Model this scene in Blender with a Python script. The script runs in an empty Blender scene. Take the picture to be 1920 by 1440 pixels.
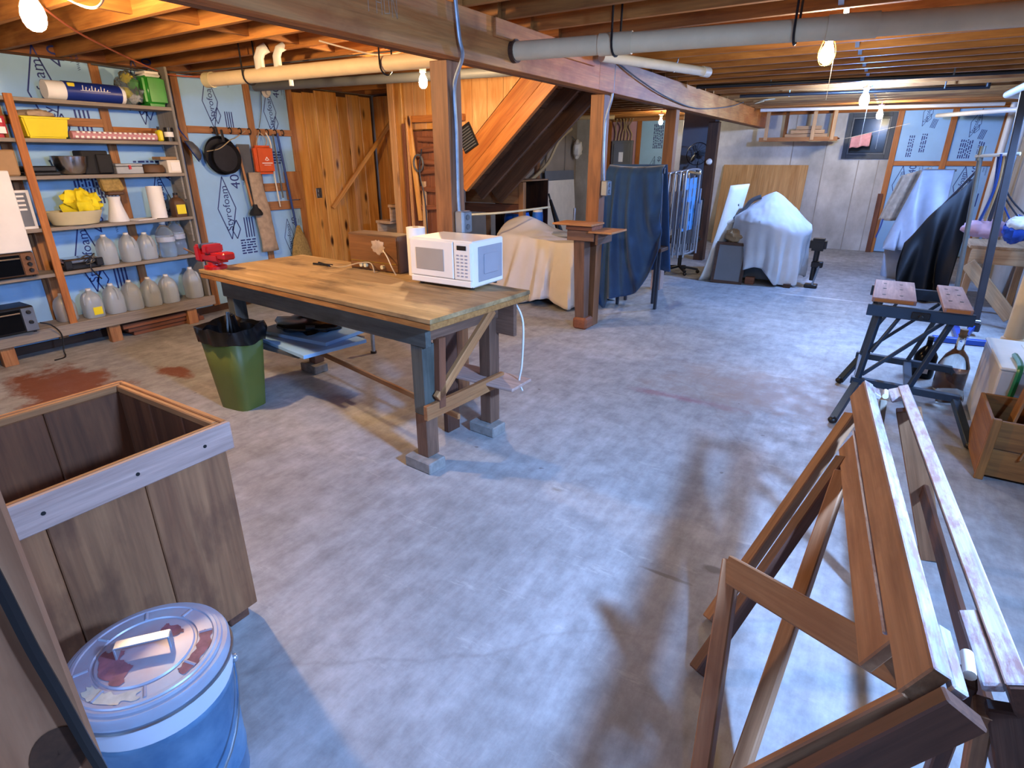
import bpy, bmesh, math, random
from mathutils import Vector as V, Matrix, noise as mnoise
random.seed(11)
SC = bpy.context.scene
C = SC.collection
# ------------------------------------------------------------------ camera
cam = bpy.data.cameras.new('camera'); cam.sensor_width = 36; cam.lens = 36*1068/1920
cam.clip_start = .02; cam.clip_end = 100
cam_o = bpy.data.objects.new('camera', cam); C.objects.link(cam_o)
cam_o.location = (0, 0, 1.65)
cam_o.rotation_euler = (math.radians(90-21.6), 0, math.radians(32.25))
SC.camera = cam_o
# ------------------------------------------------------------------ light and exposure
SC.view_settings.view_transform = 'Standard'
SC.view_settings.look = 'None'
SC.view_settings.gamma = 1
SC.view_settings.use_curve_mapping = False
SC.view_settings.exposure = 1.05
W = bpy.data.worlds.new('sky'); SC.world = W; W.use_nodes = True
W.node_tree.nodes['Background'].inputs[0].default_value = (.35, .52, 1, 1)
W.node_tree.nodes['Background'].inputs[1].default_value = 1.0
def area(name, loc, aim, sx, sy, power, col):
    l = bpy.data.lights.new(name, 'AREA'); l.shape = 'RECTANGLE'; l.size = sx; l.size_y = sy
    l.energy = power; l.color = col
    o = bpy.data.objects.new(name, l); C.objects.link(o); o.location = loc
    o.rotation_euler = (V(aim)-V(loc)).to_track_quat('-Z', 'Y').to_euler()
    return o
DAY = (.30, .53, 1.0)
area('daylight_bulkhead', (-.9, -1.82, 1.35), (-1.6, 3.0, .2), 1.1, 1.7, 34, DAY)
wl = area('daylight_window_right', (1.44, 6.4, 1.95), (-.1, 6.2, 0), 1.2, .45, 55, DAY); wl.data.spread = math.radians(120)
wn = area('daylight_window_near', (1.44, 1.25, 2.12), (-1.3, 2.3, 0), .32, .22, 62, DAY); wn.data.spread = math.radians(105)
BULB = 430          # emission of a warm bulb
# ------------------------------------------------------------------ helpers
def lin(h):
    h = h.lstrip('#'); r = []
    for i in (0, 2, 4):
        c = int(h[i:i+2], 16)/255
        r.append(c/12.92 if c <= .04045 else ((c+.055)/1.055)**2.4)
    return (*r, 1)
def wm(o):
    return (wm(o.parent) @ o.matrix_parent_inverse @ o.matrix_basis) if o.parent else o.matrix_basis.copy()
def setp(o, p):
    if p is not None:
        o.parent = p; o.matrix_parent_inverse = wm(p).inverted()
    return o
def tag(o, label=None, cat=None, group=None, kind=None):
    if label: o['label'] = label
    if cat: o['category'] = cat
    if group: o['group'] = group
    if kind: o['kind'] = kind
    return o
def thing(name, label, cat, loc=(0, 0, 0), group=None):
    o = bpy.data.objects.new(name, None); C.objects.link(o); o.location = loc
    o.empty_display_size = .05
    return tag(o, label, cat, group)
def frame(d, up):
    x = V(d).normalized(); u = V(up)
    y = u.cross(x)
    if y.length < 1e-4: y = V((0, 1, 0)).cross(x) if abs(x.y) < .9 else V((1, 0, 0)).cross(x)
    y.normalize(); z = x.cross(y)
    return x, y, z
class MB:
    def __init__(s): s.v = []; s.f = []
    def add(s, vs, fs):
        n = len(s.v); s.v += [V(p) for p in vs]; s.f += [tuple(i+n for i in f) for f in fs]; return s
    def box(s, a, b):
        (x0, y0, z0), (x1, y1, z1) = a, b
        return s.add([(x0,y0,z0),(x1,y0,z0),(x1,y1,z0),(x0,y1,z0),(x0,y0,z1),(x1,y0,z1),(x1,y1,z1),(x0,y1,z1)],
                     [(0,3,2,1),(4,5,6,7),(0,1,5,4),(1,2,6,5),(2,3,7,6),(3,0,4,7)])
    def stick(s, p, q, w, h, up=(0, 0, 1), w2=None, h2=None):
        p = V(p); q = V(q); x, y, z = frame(q-p, up); w2 = w if w2 is None else w2; h2 = h if h2 is None else h2
        vs = []
        for c, a, b in ((p, w, h), (q, w2, h2)):
            vs += [c-y*a/2-z*b/2, c+y*a/2-z*b/2, c+y*a/2+z*b/2, c-y*a/2+z*b/2]
        return s.add(vs, [(0,3,2,1),(4,5,6,7),(0,1,5,4),(1,2,6,5),(2,3,7,6),(3,0,4,7)])
    def cyl(s, p, q, r, r2=None, n=12, cap=True):
        r2 = r if r2 is None else r2; p = V(p); q = V(q); x, y, z = frame(q-p, (0, 0, 1))
        vs = []
        for c, rr in ((p, r), (q, r2)):
            vs += [c+(y*math.cos(2*math.pi*i/n)+z*math.sin(2*math.pi*i/n))*rr for i in range(n)]
        fs = [(i, (i+1) % n, n+(i+1) % n, n+i) for i in range(n)]
        if cap: fs += [tuple(range(n-1, -1, -1)), tuple(range(n, 2*n))]
        return s.add(vs, fs)
    def tube(s, pts, r, n=6, closed=False):
        P = [V(p) for p in pts]; m = len(P); vs = []; up = V((0, 0, 1)); 
        for i, p in enumerate(P):
            if closed: d = P[(i+1) % m]-P[i-1]
            else: d = P[min(i+1, m-1)]-P[max(i-1, 0)]
            d.normalize()
            if i == 0: y = d.orthogonal().normalized()
            else: y = (y-d*y.dot(d)).normalized()
            z = d.cross(y)
            vs += [p+(y*math.cos(2*math.pi*k/n)+z*math.sin(2*math.pi*k/n))*r for k in range(n)]
        fs = []
        for i in range(m if closed else m-1):
            a = i*n; b = ((i+1) % m)*n
            fs += [(a+k, a+(k+1) % n, b+(k+1) % n, b+k) for k in range(n)]
        if not closed: fs += [tuple(range(n-1, -1, -1)), tuple(range((m-1)*n, m*n))]
        return s.add(vs, fs)
    def lathe(s, prof, c=(0, 0, 0), n=20, M=None, sq=0):
        vs = []; m = len(prof)
        for r, z in prof:
            for i in range(n):
                a = 2*math.pi*i/n; ca, sa = math.cos(a), math.sin(a); k = 1
                if sq: k = 1/((abs(ca)**sq+abs(sa)**sq)**(1/sq))
                vs.append(V((r*ca*k, r*sa*k, z)))
        if M is not None: vs = [M @ p for p in vs]
        vs = [p+V(c) for p in vs]
        fs = [(i*n+k, i*n+(k+1) % n, (i+1)*n+(k+1) % n, (i+1)*n+k) for i in range(m-1) for k in range(n)]
        if prof[0][0] > 1e-6: fs.append(tuple(range(n-1, -1, -1)))
        if prof[-1][0] > 1e-6: fs.append(tuple(range((m-1)*n, m*n)))
        return s.add(vs, fs)
    def ball(s, c, r, nu=14, nv=9):
        rx, ry, rz = (r, r, r) if not isinstance(r, (tuple, list)) else r
        pr = [(math.sin(math.pi*i/nv), -math.cos(math.pi*i/nv)) for i in range(nv+1)]
        pr = [(max(a, 1e-4), b) for a, b in pr]
        return s.lathe(pr, c, nu, Matrix.Diagonal((rx, ry, rz)))
    def grid(s, fn, nu, nv, closeu=False):
        vs = [fn(i/(nu if closeu else nu-1), j/(nv-1)) for j in range(nv) for i in range(nu)]
        fs = [(j*nu+i, j*nu+(i+1) % nu, (j+1)*nu+(i+1) % nu, (j+1)*nu+i) for j in range(nv-1) for i in range(nu if closeu else nu-1)]
        return s.add(vs, fs)
    def prism(s, poly, M, h):
        n = len(poly); vs = [M @ V((a, b, 0)) for a, b in poly]+[M @ V((a, b, h)) for a, b in poly]
        return s.add(vs, [tuple(range(n-1, -1, -1)), tuple(range(n, 2*n))]+[(i, (i+1) % n, n+(i+1) % n, n+i) for i in range(n)])
    def xf(s, M):
        s.v = [M @ p for p in s.v]; return s
    def mesh(s, name, mat, bev=0, smooth=False, seg=1):
        me = bpy.data.meshes.new(name)
        me.from_pydata([tuple(p) for p in s.v], [], s.f)
        bm = bmesh.new(); bm.from_mesh(me)
        bmesh.ops.recalc_face_normals(bm, faces=bm.faces)
        if bev:
            bmesh.ops.bevel(bm, geom=[e for e in bm.edges if len(e.link_faces) == 2 and e.calc_face_angle(0) > .5], offset=bev, segments=seg, affect='EDGES', clamp_overlap=True)
        bm.to_mesh(me); bm.free()
        if smooth:
            me.polygons.foreach_set('use_smooth', [True]*len(me.polygons)); me.set_sharp_from_angle(angle=math.radians(40))
        for m in (mat if isinstance(mat, (list, tuple)) else [mat]): me.materials.append(MT[m] if isinstance(m, str) else m)
        return me
    def build(s, name, mat, parent=None, smooth=False, bev=0, solid=0, sub=0, seg=1):
        xs = [p.x for p in s.v]; ys = [p.y for p in s.v]; zs = [p.z for p in s.v]
        o0 = V(((min(xs)+max(xs))/2, (min(ys)+max(ys))/2, min(zs)))
        s.v = [p-o0 for p in s.v]
        o = bpy.data.objects.new(name, s.mesh(name, mat, bev, smooth, seg)); C.objects.link(o)
        o.location = o0
        if solid:
            m = o.modifiers.new('thickness', 'SOLIDIFY'); m.thickness = solid; m.offset = 0
        if sub:
            m = o.modifiers.new('smooth', 'SUBSURF'); m.levels = m.render_levels = sub
        return setp(o, parent)
def board(name, mat, p, q, w, h, parent=None, up=(0, 0, 1), bev=.003, **k):
    """straight timber from p to q; grain runs along its own length (local X)"""
    p = V(p); q = V(q); x, y, z = frame(q-p, up); L = (q-p).length
    mb = MB().stick((0, 0, 0), (L, 0, 0), w, h, w2=k.get('w2'), h2=k.get('h2'))
    o = bpy.data.objects.new(name, mb.mesh(name, mat, bev)); C.objects.link(o)
    M = Matrix((x, y, z)).transposed().to_4x4(); M.translation = p; o.matrix_basis = M
    return setp(o, parent)
def slab(name, mat, a, b, parent=None, bev=.003):
    """axis-aligned timber between two corners, grain along its longest side"""
    a = V(a); b = V(b); s = b-a; c = (a+b)/2; i = max(range(3), key=lambda k: abs(s[k]))
    p = c.copy(); q = c.copy(); p[i] = a[i]; q[i] = b[i]
    j = 2 if i != 2 else (0 if abs(s[0]) < abs(s[1]) else 1)
    up = V((0, 0, 0)); up[j] = 1; x, y, z = frame(q-p, up)
    w = abs(s.dot(V([abs(t) for t in y]))); h = abs(s.dot(V([abs(t) for t in z])))
    return board(name, mat, p, q, w, h, parent, up, bev)
def bez(pts, n=8):
    P = [V(p) for p in pts]; out = []
    for i in range(len(P)-1):
        p0 = P[max(i-1, 0)]; p1 = P[i]; p2 = P[i+1]; p3 = P[min(i+2, len(P)-1)]
        for k in range(n):
            t = k/n; out.append(.5*((2*p1)+(p2-p0)*t+(2*p0-5*p1+4*p2-p3)*t*t+(3*p1-p0-3*p2+p3)*t**3))
    return out+[P[-1]]
def hose(name, mat, pts, r, parent=None, n=8, seg=6, smooth=True):
    return MB().tube(bez(pts, n), r, seg).build(name, mat, parent, smooth)
def nz(x, y, z, s=1.0): return mnoise.noise(V((x*s, y*s, z*s)))
_tc = {}
def textmesh(txt, size):
    cu = bpy.data.curves.new('t', 'FONT'); cu.body = txt; cu.size = size; cu.align_x = 'CENTER'; cu.align_y = 'CENTER'
    cu.resolution_u = 3
    o = bpy.data.objects.new('t', cu); C.objects.link(o)
    bpy.context.view_layer.update()
    me = bpy.data.meshes.new_from_object(o.evaluated_get(bpy.context.evaluated_depsgraph_get()))
    r = ([v.co.copy() for v in me.vertices], [tuple(p.vertices) for p in me.polygons])
    bpy.data.objects.remove(o); bpy.data.curves.remove(cu); bpy.data.meshes.remove(me)
    return r
def wtext(mb, txt, size, M):
    k = (txt, size)
    if k not in _tc: _tc[k] = textmesh(txt, size)
    v, f = _tc[k]; return mb.add([M @ p for p in v], f)
def line2(mb, a, b, w, M):
    a = V((*a, 0)); b = V((*b, 0)); d = (b-a).normalized(); n = V((-d.y, d.x, 0))*w/2
    return mb.add([M @ p for p in (a-n, b-n, b+n, a+n)], [(0, 1, 2, 3)])
# ------------------------------------------------------------------ materials
MT = {}
def base(name):
    m = bpy.data.materials.new(name); m.use_nodes = True; MT[name] = m
    nt = m.node_tree; b = nt.nodes['Principled BSDF']
    return m, nt, b
def N(nt, t, **k):
    n = nt.nodes.new(t)
    for a, v in k.items():
        if a.startswith('i_'): n.inputs[a[2:].replace('_', ' ')].default_value = v
        else: setattr(n, a, v)
    return n
def ramp(nt, fac, stops):
    r = nt.nodes.new('ShaderNodeValToRGB'); e = r.color_ramp.elements
    while len(e) < len(stops): e.new(.5)
    for el, (p, c) in zip(e, stops): el.position = p; el.color = lin(c) if isinstance(c, str) else c
    nt.links.new(fac, r.inputs[0]); return r.outputs[0]
def mixc(nt, fac, a, b, mode='MIX'):
    m = nt.nodes.new('ShaderNodeMix'); m.data_type = 'RGBA'; m.blend_type = mode
    for s, x in ((0, fac), (6, a), (7, b)):
        if hasattr(x, 'links'): nt.links.new(x, m.inputs[s])
        elif isinstance(x, str): m.inputs[s].default_value = lin(x)
        else: m.inputs[s].default_value = x
    return m.outputs[2]
def coords(nt, scale, world=False, rnd=True):
    if world:
        g = nt.nodes.new('ShaderNodeNewGeometry'); src = g.outputs['Position']
    else:
        t = nt.nodes.new('ShaderNodeTexCoord'); src = t.outputs['Object']
        if rnd:
            oi = nt.nodes.new('ShaderNodeObjectInfo'); ml = N(nt, 'ShaderNodeMath', operation='MULTIPLY'); ml.inputs[1].default_value = 43
            nt.links.new(oi.outputs['Random'], ml.inputs[0])
            ad = N(nt, 'ShaderNodeVectorMath', operation='ADD'); nt.links.new(src, ad.inputs[0]); nt.links.new(ml.outputs[0], ad.inputs[1]); src = ad.outputs[0]
    mp = nt.nodes.new('ShaderNodeMapping'); mp.inputs['Scale'].default_value = scale; nt.links.new(src, mp.inputs[0])
    return mp.outputs[0]
def noise(nt, vec, scale, detail=4, rough=.55, dist=0):
    n = N(nt, 'ShaderNodeTexNoise'); n.inputs['Scale'].default_value = scale; n.inputs['Detail'].default_value = detail
    n.inputs['Roughness'].default_value = rough; n.inputs['Distortion'].default_value = dist
    nt.links.new(vec, n.inputs['Vector']); return n.outputs['Fac']
def bump(nt, b, h, strength=.3, dist=.01):
    bp = nt.nodes.new('ShaderNodeBump'); bp.inputs['Strength'].default_value = strength; bp.inputs['Distance'].default_value = dist
    nt.links.new(h, bp.inputs['Height']); nt.links.new(bp.outputs[0], b.inputs['Normal'])
def paint(name, col, rough=.6, metal=0, var=.12, scale=6, col2=None, bmp=0, trans=0, alpha=1, sheen=0, ior=None):
    m, nt, b = base(name); c = lin(col)
    vec = coords(nt, (1, 1, 1))
    f = noise(nt, vec, scale, 5)
    if col2: c2 = lin(col2)
    else: c2 = tuple(x*(1-var*2.2) for x in c[:3])+(1,)
    r = ramp(nt, f, [(.32, c2), (.68, c)])
    nt.links.new(r, b.inputs['Base Color'])
    b.inputs['Roughness'].default_value = rough; b.inputs['Metallic'].default_value = metal
    if trans: b.inputs['Transmission Weight'].default_value = trans
    if ior: b.inputs['IOR'].default_value = ior
    if alpha < 1: b.inputs['Alpha'].default_value = alpha
    if sheen: b.inputs['Sheen Weight'].default_value = sheen
    if bmp: bump(nt, b, f, bmp)
    return m
def wood(name, c1, c2, rough=.6, sc=1.0, knots=0, rv=.22, wear=None, stain=None):
    m, nt, b = base(name)
    vec = coords(nt, (1.1*sc, 9*sc, 9*sc))
    f = noise(nt, vec, 1.6, 5, .6, .8)
    vec2 = coords(nt, (3*sc, 90*sc, 90*sc)); g = noise(nt, vec2, 1, 3)
    col = ramp(nt, f, [(.3, c1), (.72, c2)])
    col = mixc(nt, .35, col, ramp(nt, g, [(.3, '#6b6b6b'), (.7, '#ffffff')]), 'MULTIPLY')
    if knots:
        vk = coords(nt, (1.6, 4.5, 4.5)); vo = N(nt, 'ShaderNodeTexVoronoi'); vo.inputs['Scale'].default_value = knots
        nt.links.new(vk, vo.inputs['Vector'])
        k = ramp(nt, vo.outputs['Distance'], [(.1, (1, 1, 1, 1)), (.2, (0, 0, 0, 1))])
        col = mixc(nt, k, col, '#3a1a08')
    if stain:
        fs = noise(nt, coords(nt, (1.5, 3, 3)), 1.5, 5, .6)
        col = mixc(nt, ramp(nt, fs, [(.5, (0, 0, 0, 1)), (.68, (.8, .8, .8, 1))]), col, stain)
    if wear:
        fw = noise(nt, coords(nt, (4, 14, 14)), 2, 6, .7)
        col = mixc(nt, ramp(nt, fw, [(.47, (0, 0, 0, 1)), (.6, (.85, .85, .85, 1))]), col, wear)
    oi = nt.nodes.new('ShaderNodeObjectInfo'); mr = N(nt, 'ShaderNodeMapRange'); nt.links.new(oi.outputs['Random'], mr.inputs[0])
    mr.inputs['To Min'].default_value = 1-rv; mr.inputs['To Max'].default_value = 1+rv*.6
    hs = N(nt, 'ShaderNodeHueSaturation'); nt.links.new(mr.outputs[0], hs.inputs['Value']); nt.links.new(col, hs.inputs['Color'])
    nt.links.new(hs.outputs[0], b.inputs['Base Color']); b.inputs['Roughness'].default_value = rough
    bump(nt, b, g, .15, .004)
    return m
def emit(name, col, st):
    m, nt, b = base(name); b.inputs['Base Color'].default_value = lin(col)
    b.inputs['Emission Color'].default_value = lin(col); b.inputs['Emission Strength'].default_value = st
    return m
# timber
wood('joist', '#8a4f1c', '#c98a45', .7, .8, rv=.25)
wood('joist_dark', '#6a3a22', '#a06a40', .7, .8, rv=.25)
wood('beam_paint', '#b4652e', '#d69858', .6, .8, rv=.04, stain='#94562c')
wood('post', '#6e4328', '#9c663c', .6, .8, rv=.1)
wood('stud', '#9a6238', '#c08a58', .7, 1, rv=.15)
wood('stud_orange', '#a05a22', '#c9803c', .65, 1, rv=.12)
wood('pine', '#c47a2c', '#f0b868', .42, .7, knots=1.3, rv=.2)
wood('pine_pale', '#c08248', '#e0b27c', .5, .7, knots=.8, rv=.12)
wood('pine_red', '#a4571c', '#c8803c', .45, .8, rv=.1)
wood('brown_dark', '#3b2417', '#5c3a26', .7, .8, rv=.15)
wood('brown_red', '#6e3f28', '#94593a', .7, .8, rv=.2)
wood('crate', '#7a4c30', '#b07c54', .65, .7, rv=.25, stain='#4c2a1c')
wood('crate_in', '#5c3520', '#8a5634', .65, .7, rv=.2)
wood('crate_rim', '#a88a80', '#c9aca2', .65, 1.2, rv=.06)
wood('grey_ply', '#7e7972', '#99948c', .7, .6, rv=.06)
wood('grey_dirty', '#7d7268', '#a89c8c', .75, .8, rv=.08)
wood('benchtop', '#8f7044', '#c4a67a', .6, .5, rv=.02, stain='#4e3b28')
wood('bench_edge', '#8c5a2a', '#c08a4c', .6, 3, rv=.04)
wood('bench_skirt', '#4a4c4a', '#646863', .55, 1, rv=.05, stain='#33362f')
wood('bench_leg', '#5d4132', '#86624e', .65, 1, rv=.12)
wood('saw_face', '#8e6242', '#b78c68', .6, .9, rv=.1, stain='#80563a')
wood('saw_top', '#9a93a0', '#d9d3da', .45, 1.4, rv=.05, wear='#8d6a66')
wood('saw_leg', '#8a5a3a', '#b58560', .6, 1, rv=.18)
wood('saw_dark', '#4a2c20', '#6e4634', .6, 1, rv=.12)
wood('plywood', '#b58145', '#dcae74', .6, .5, knots=.35, rv=.05)
wood('crate_small', '#7c4f24', '#a87238', .6, 1, rv=.15)
wood('dark_post', '#a06a4a', '#c08e6c', .6, .6, rv=.05, stain='#7a503a')
wood('lumber', '#b9916a', '#d8b690', .65, 1, rv=.2)
wood('radio_wood', '#6b4423', '#8a5c31', .45, 1, rv=.05)
# paints, plastics, metals, cloth
paint('foam', '#98c4ee', .5, var=.05, scale=3)
paint('foam_print', '#1d2f78', .6, var=.02)
paint('drywall', '#97897a', .85, var=.12, scale=2)
paint('grey_panel', '#6d7178', .5, var=.08, scale=2)
paint('concrete_wall', '#b3aba2', .85, var=.16, scale=1.6, col2='#8e867c', bmp=.15)
paint('pipe_cream', '#e6d0aa', .5, var=.06)
paint('pipe_white', '#dddcd8', .35, var=.04)
paint('white', '#e6e3dc', .45, var=.04)
paint('white_warm', '#e8dfcf', .5, var=.05)
paint('micro_white', '#e9e4da', .35, var=.02)
paint('micro_grey', '#9a9ba6', .4, var=.04)
paint('micro_win', '#a59e94', .3, var=.03)
paint('black', '#17171a', .4, var=.1)
paint('black_matte', '#1b1b1f', .75, var=.2)
paint('iron', '#26262c', .45, metal=.4, var=.2)
paint('chrome', '#c9ccd2', .22, metal=1, var=.05)
paint('steel', '#9aa3ad', .35, metal=.9, var=.12)
paint('galv', '#b9c6d6', .34, metal=.75, var=.16, scale=14, col2='#8fa0b5')
paint('alu', '#b8bbc2', .3, metal=.85, var=.08)
paint('grey_box', '#9a9da0', .4, metal=.4, var=.1)
paint('grey_dark', '#55585c', .5, var=.1)
paint('yellow', '#e9d51f', .4, var=.05)
paint('yellow_cloth', '#efd914', .75, var=.12, scale=14)
paint('green_pack', '#2f9a2e', .25, var=.1)
paint('green_bin', '#626a2c', .5, var=.06)
paint('blue_pack', '#1f3588', .35, var=.06)
paint('red', '#a3141c', .35, var=.12)
paint('red_pack', '#c02030', .45, var=.1)
paint('orange_bag', '#d8561f', .6, var=.08)
paint('pink', '#c98f96', .7, var=.1, scale=30)
paint('beige', '#cfc39a', .45, var=.06)
paint('tan', '#a4825a', .75, var=.1)
paint('tan_cloth', '#b49d84', .85, var=.14, scale=18)
paint('brown', '#5d4028', .6, var=.12)
paint('straw', '#a98b4c', .85, var=.2, scale=40)
paint('navy', '#1c3f86', .5, var=.08)
paint('blue_cloth', '#1c4676', .85, var=.12, scale=5, sheen=.2)
paint('blue_web', '#4a86bd', .7, var=.1)
paint('blue_paint', '#1c47a6', .4, var=.06)
paint('blue_barrel', '#1868cf', .4, var=.08)
paint('blue_shade', '#4c78a0', .6, var=.1)
paint('workmate', '#33465c', .42, metal=.3, var=.12)
paint('tarp_black', '#0f1216', .5, var=.16, scale=4)
MT['tarp_black'].node_tree.nodes['Principled BSDF'].inputs['Specular IOR Level'].default_value = .2
paint('drop_cloth', '#d8d2cf', .9, var=.05, scale=3)
paint('white_cloth', '#d2d5da', .85, var=.08, scale=3)
paint('plastic_sheet', '#b9c4d6', .45, var=.1, trans=.2)
paint('jug', '#e2e8e8', .3, var=.04, trans=.65)
paint('clear', '#eef4f4', .06, var=.01, trans=.92, ior=1.33)
paint('glass', '#eef2ee', .03, var=.01, trans=1, ior=1.45)
paint('glass_dark', '#0c0f14', .2, var=.1)
MT['glass_dark'].node_tree.nodes['Principled BSDF'].inputs['Specular IOR Level'].default_value = .12
paint('paper', '#efece6', .8, var=.04)
paint('carton', '#c9c6c4', .7, var=.05)
paint('bag_black', '#0d0d0f', .25, var=.3, scale=20)
paint('green_strap', '#1d7a4c', .3, var=.06)
paint('amber', '#8a4a24', .12, var=.1, trans=.5)
paint('cable_white', '#dfd6c4', .5, var=.05)
paint('cable_tan', '#b29c78', .5, var=.06)
paint('cable_orange', '#c06a4a', .5, var=.06)
paint('grey_frame', '#7f8688', .4, metal=.5, var=.08)
paint('dark_frame', '#3a3d48', .45, metal=.3, var=.1)
paint('window_frame', '#3f454d', .6, var=.1)
paint('block', '#8d8a88', .9, var=.16, scale=20, bmp=.3)
paint('brass', '#b29646', .35, metal=.8, var=.1)
paint('pink_foam', '#c9a0b0', .7, var=.06)
paint('lid_paint', '#a3b8d2', .42, metal=.25, var=.2, scale=5, col2='#a4919f')
paint('red_smear', '#99606c', .6, var=.2, scale=30)
paint('pale_smear', '#c9c2b6', .6, var=.15, scale=30)
paint('can_blue', '#7fadd8', .36, metal=.55, var=.14, scale=9, col2='#4f82b4')
emit('bulb_warm', '#ffd49a', BULB*1.6)
emit('bulb_warm_far', '#ffdca8', BULB)
emit('bulb_cool', '#86b2ff', BULB*2.8)
emit('bulb_cool_near', '#86b2ff', BULB*8.5)
emit('bulb_mid', '#fff0d0', BULB*.65)
def floor_mat():
    m, nt, b = base('floor_concrete')
    w = coords(nt, (1, 1, 1), world=True)
    f1 = noise(nt, w, .8, 6, .6); f2 = noise(nt, w, 7, 8, .7); f3 = noise(nt, coords(nt, (9, 2.2, 1), world=True), 2, 6, .7)
    c = ramp(nt, f1, [(.3, '#a0a2a6'), (.7, '#ccced4')])
    c = mixc(nt, .65, c, ramp(nt, f2, [(.25, '#8f8b88'), (.75, '#ffffff')]), 'MULTIPLY')
    c = mixc(nt, .45, c, ramp(nt, f3, [(.3, '#9a928c'), (.7, '#ffffff')]), 'MULTIPLY')
    def blob(x, y, rx, ry, lo, hi, rough_n):
        mp = nt.nodes.new('ShaderNodeMapping'); mp.inputs['Location'].default_value = (-x/rx, -y/ry, 0); mp.inputs['Scale'].default_value = (1/rx, 1/ry, 0)
        g = nt.nodes.new('ShaderNodeNewGeometry'); nt.links.new(g.outputs['Position'], mp.inputs[0])
        ln = N(nt, 'ShaderNodeVectorMath', operation='LENGTH'); nt.links.new(mp.outputs[0], ln.inputs[0])
        ad = N(nt, 'ShaderNodeMath', operation='ADD'); nt.links.new(ln.outputs['Value'], ad.inputs[0])
        ml = N(nt, 'ShaderNodeMath', operation='MULTIPLY_ADD'); nt.links.new(rough_n, ml.inputs[0]); ml.inputs[1].default_value = 2.4; ml.inputs[2].default_value = -1.2
        nt.links.new(ml.outputs[0], ad.inputs[1])
        return ramp(nt, ad.outputs[0], [(lo, (1, 1, 1, 1)), (hi, (0, 0, 0, 1))])
    f4 = noise(nt, w, 3.5, 6, .65)
    for x, y, rx, ry, col, lo, hi, k in ((-5.15, 1.62, .75, .35, '#7a4a36', .6, 1.1, 1), (-4.75, 2.25, .3, .1, '#7a4a36', .6, 1.1, 1), (-1.0, 3.95, .5, .07, '#8c5f68', .2, 1.2, .8), (-1.95, 6.75, .09, .35, '#6e7080', .3, 1.2, .8), (-.5, 4.4, .9, .6, '#a08c80', .1, 1.4, .8), (-.4, 8.15, .7, .025, '#e8eaf0', .4, 1.1, .9), (-.75, 9.2, .05, .9, '#e2e4ea', .2, 1.2, .6), (-.33, 2.15, .05, .03, '#6d6862', .5, 1.1, 1), (-.5, 2.0, .12, .012, '#6d6862', .5, 1.1, .8), (-1.2, 2.35, .06, .04, '#7d776e', .5, 1.1, .8)):
        m_ = blob(x, y, rx, ry, lo, hi, f4)
        if k < 1: m_ = mixc(nt, 1-k, m_, '#000000')
        c = mixc(nt, m_, c, col)
    # hairline cracks, small dark spots and pale scuffs
    vo = N(nt, 'ShaderNodeTexVoronoi'); vo.feature = 'DISTANCE_TO_EDGE'; vo.inputs['Scale'].default_value = .33
    dn = N(nt, 'ShaderNodeTexNoise'); dn.inputs['Scale'].default_value = 2.2; dn.inputs['Detail'].default_value = 5; nt.links.new(w, dn.inputs['Vector'])
    wv = mixc(nt, .12, w, dn.outputs['Color'], 'LINEAR_LIGHT'); nt.links.new(wv, vo.inputs['Vector'])
    c = mixc(nt, ramp(nt, vo.outputs['Distance'], [(.0, (.22, .22, .22, 1)), (.002, (0, 0, 0, 1))]), c, '#6b645f')
    v2 = N(nt, 'ShaderNodeTexVoronoi'); v2.inputs['Scale'].default_value = 3.1; nt.links.new(wv, v2.inputs['Vector'])
    c = mixc(nt, ramp(nt, v2.outputs['Distance'], [(.03, (.7, .7, .7, 1)), (.045, (0, 0, 0, 1))]), c, '#5d5652')
    f5 = noise(nt, coords(nt, (1.2, 5, 1), world=True), 1.3, 7, .75)
    c = mixc(nt, ramp(nt, f5, [(.6, (0, 0, 0, 1)), (.72, (.4, .4, .4, 1))]), c, '#dcdad8')
    nt.links.new(c, b.inputs['Base Color'])
    nt.links.new(ramp(nt, f2, [(.3, (.62, .62, .62, 1)), (.7, (.42, .42, .42, 1))]), b.inputs['Roughness'])
    bump(nt, b, f2, .12, .004)
floor_mat()
def wall_far_mat():
    m, nt, b = base('concrete_far'); w = coords(nt, (1, 1, 1), world=True)
    f1 = noise(nt, w, 1.1, 6, .6); f2 = noise(nt, coords(nt, (2, 2, 1.1), world=True), 1.2, 6, .65)
    c = ramp(nt, f1, [(.3, '#c0bebb'), (.7, '#eceae8')])
    c = mixc(nt, .5, c, ramp(nt, f2, [(.3, '#8f8880'), (.7, '#ffffff')]), 'MULTIPLY')
    nt.links.new(c, b.inputs['Base Color']); b.inputs['Roughness'].default_value = .85; bump(nt, b, f1, .2, .01)
wall_far_mat()
def pine_v():   # pine whose grain runs vertically in object space (for boards cut to a slope)
    m, nt, b = base('pine_pale_v')
    f = noise(nt, coords(nt, (9, 9, 1.1)), 1.6, 5, .6, .8); c = ramp(nt, f, [(.3, '#b87a40'), (.72, '#dcae78')])
    vo = N(nt, 'ShaderNodeTexVoronoi'); vo.inputs['Scale'].default_value = 1.0; nt.links.new(coords(nt, (4, 4, 1.6)), vo.inputs['Vector'])
    c = mixc(nt, ramp(nt, vo.outputs['Distance'], [(.07, (1, 1, 1, 1)), (.15, (0, 0, 0, 1))]), c, '#4a2410')
    nt.links.new(c, b.inputs['Base Color']); b.inputs['Roughness'].default_value = .5
pine_v()
wood('crate_rim_red', '#9a7468', '#c09c90', .6, 1, rv=.05, stain='#7d5a54')
paint('white_band', '#c9d6ea', .4, var=.05)
wood('soffit', '#553722', '#7a5236', .7, .8, rv=.12)
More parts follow.
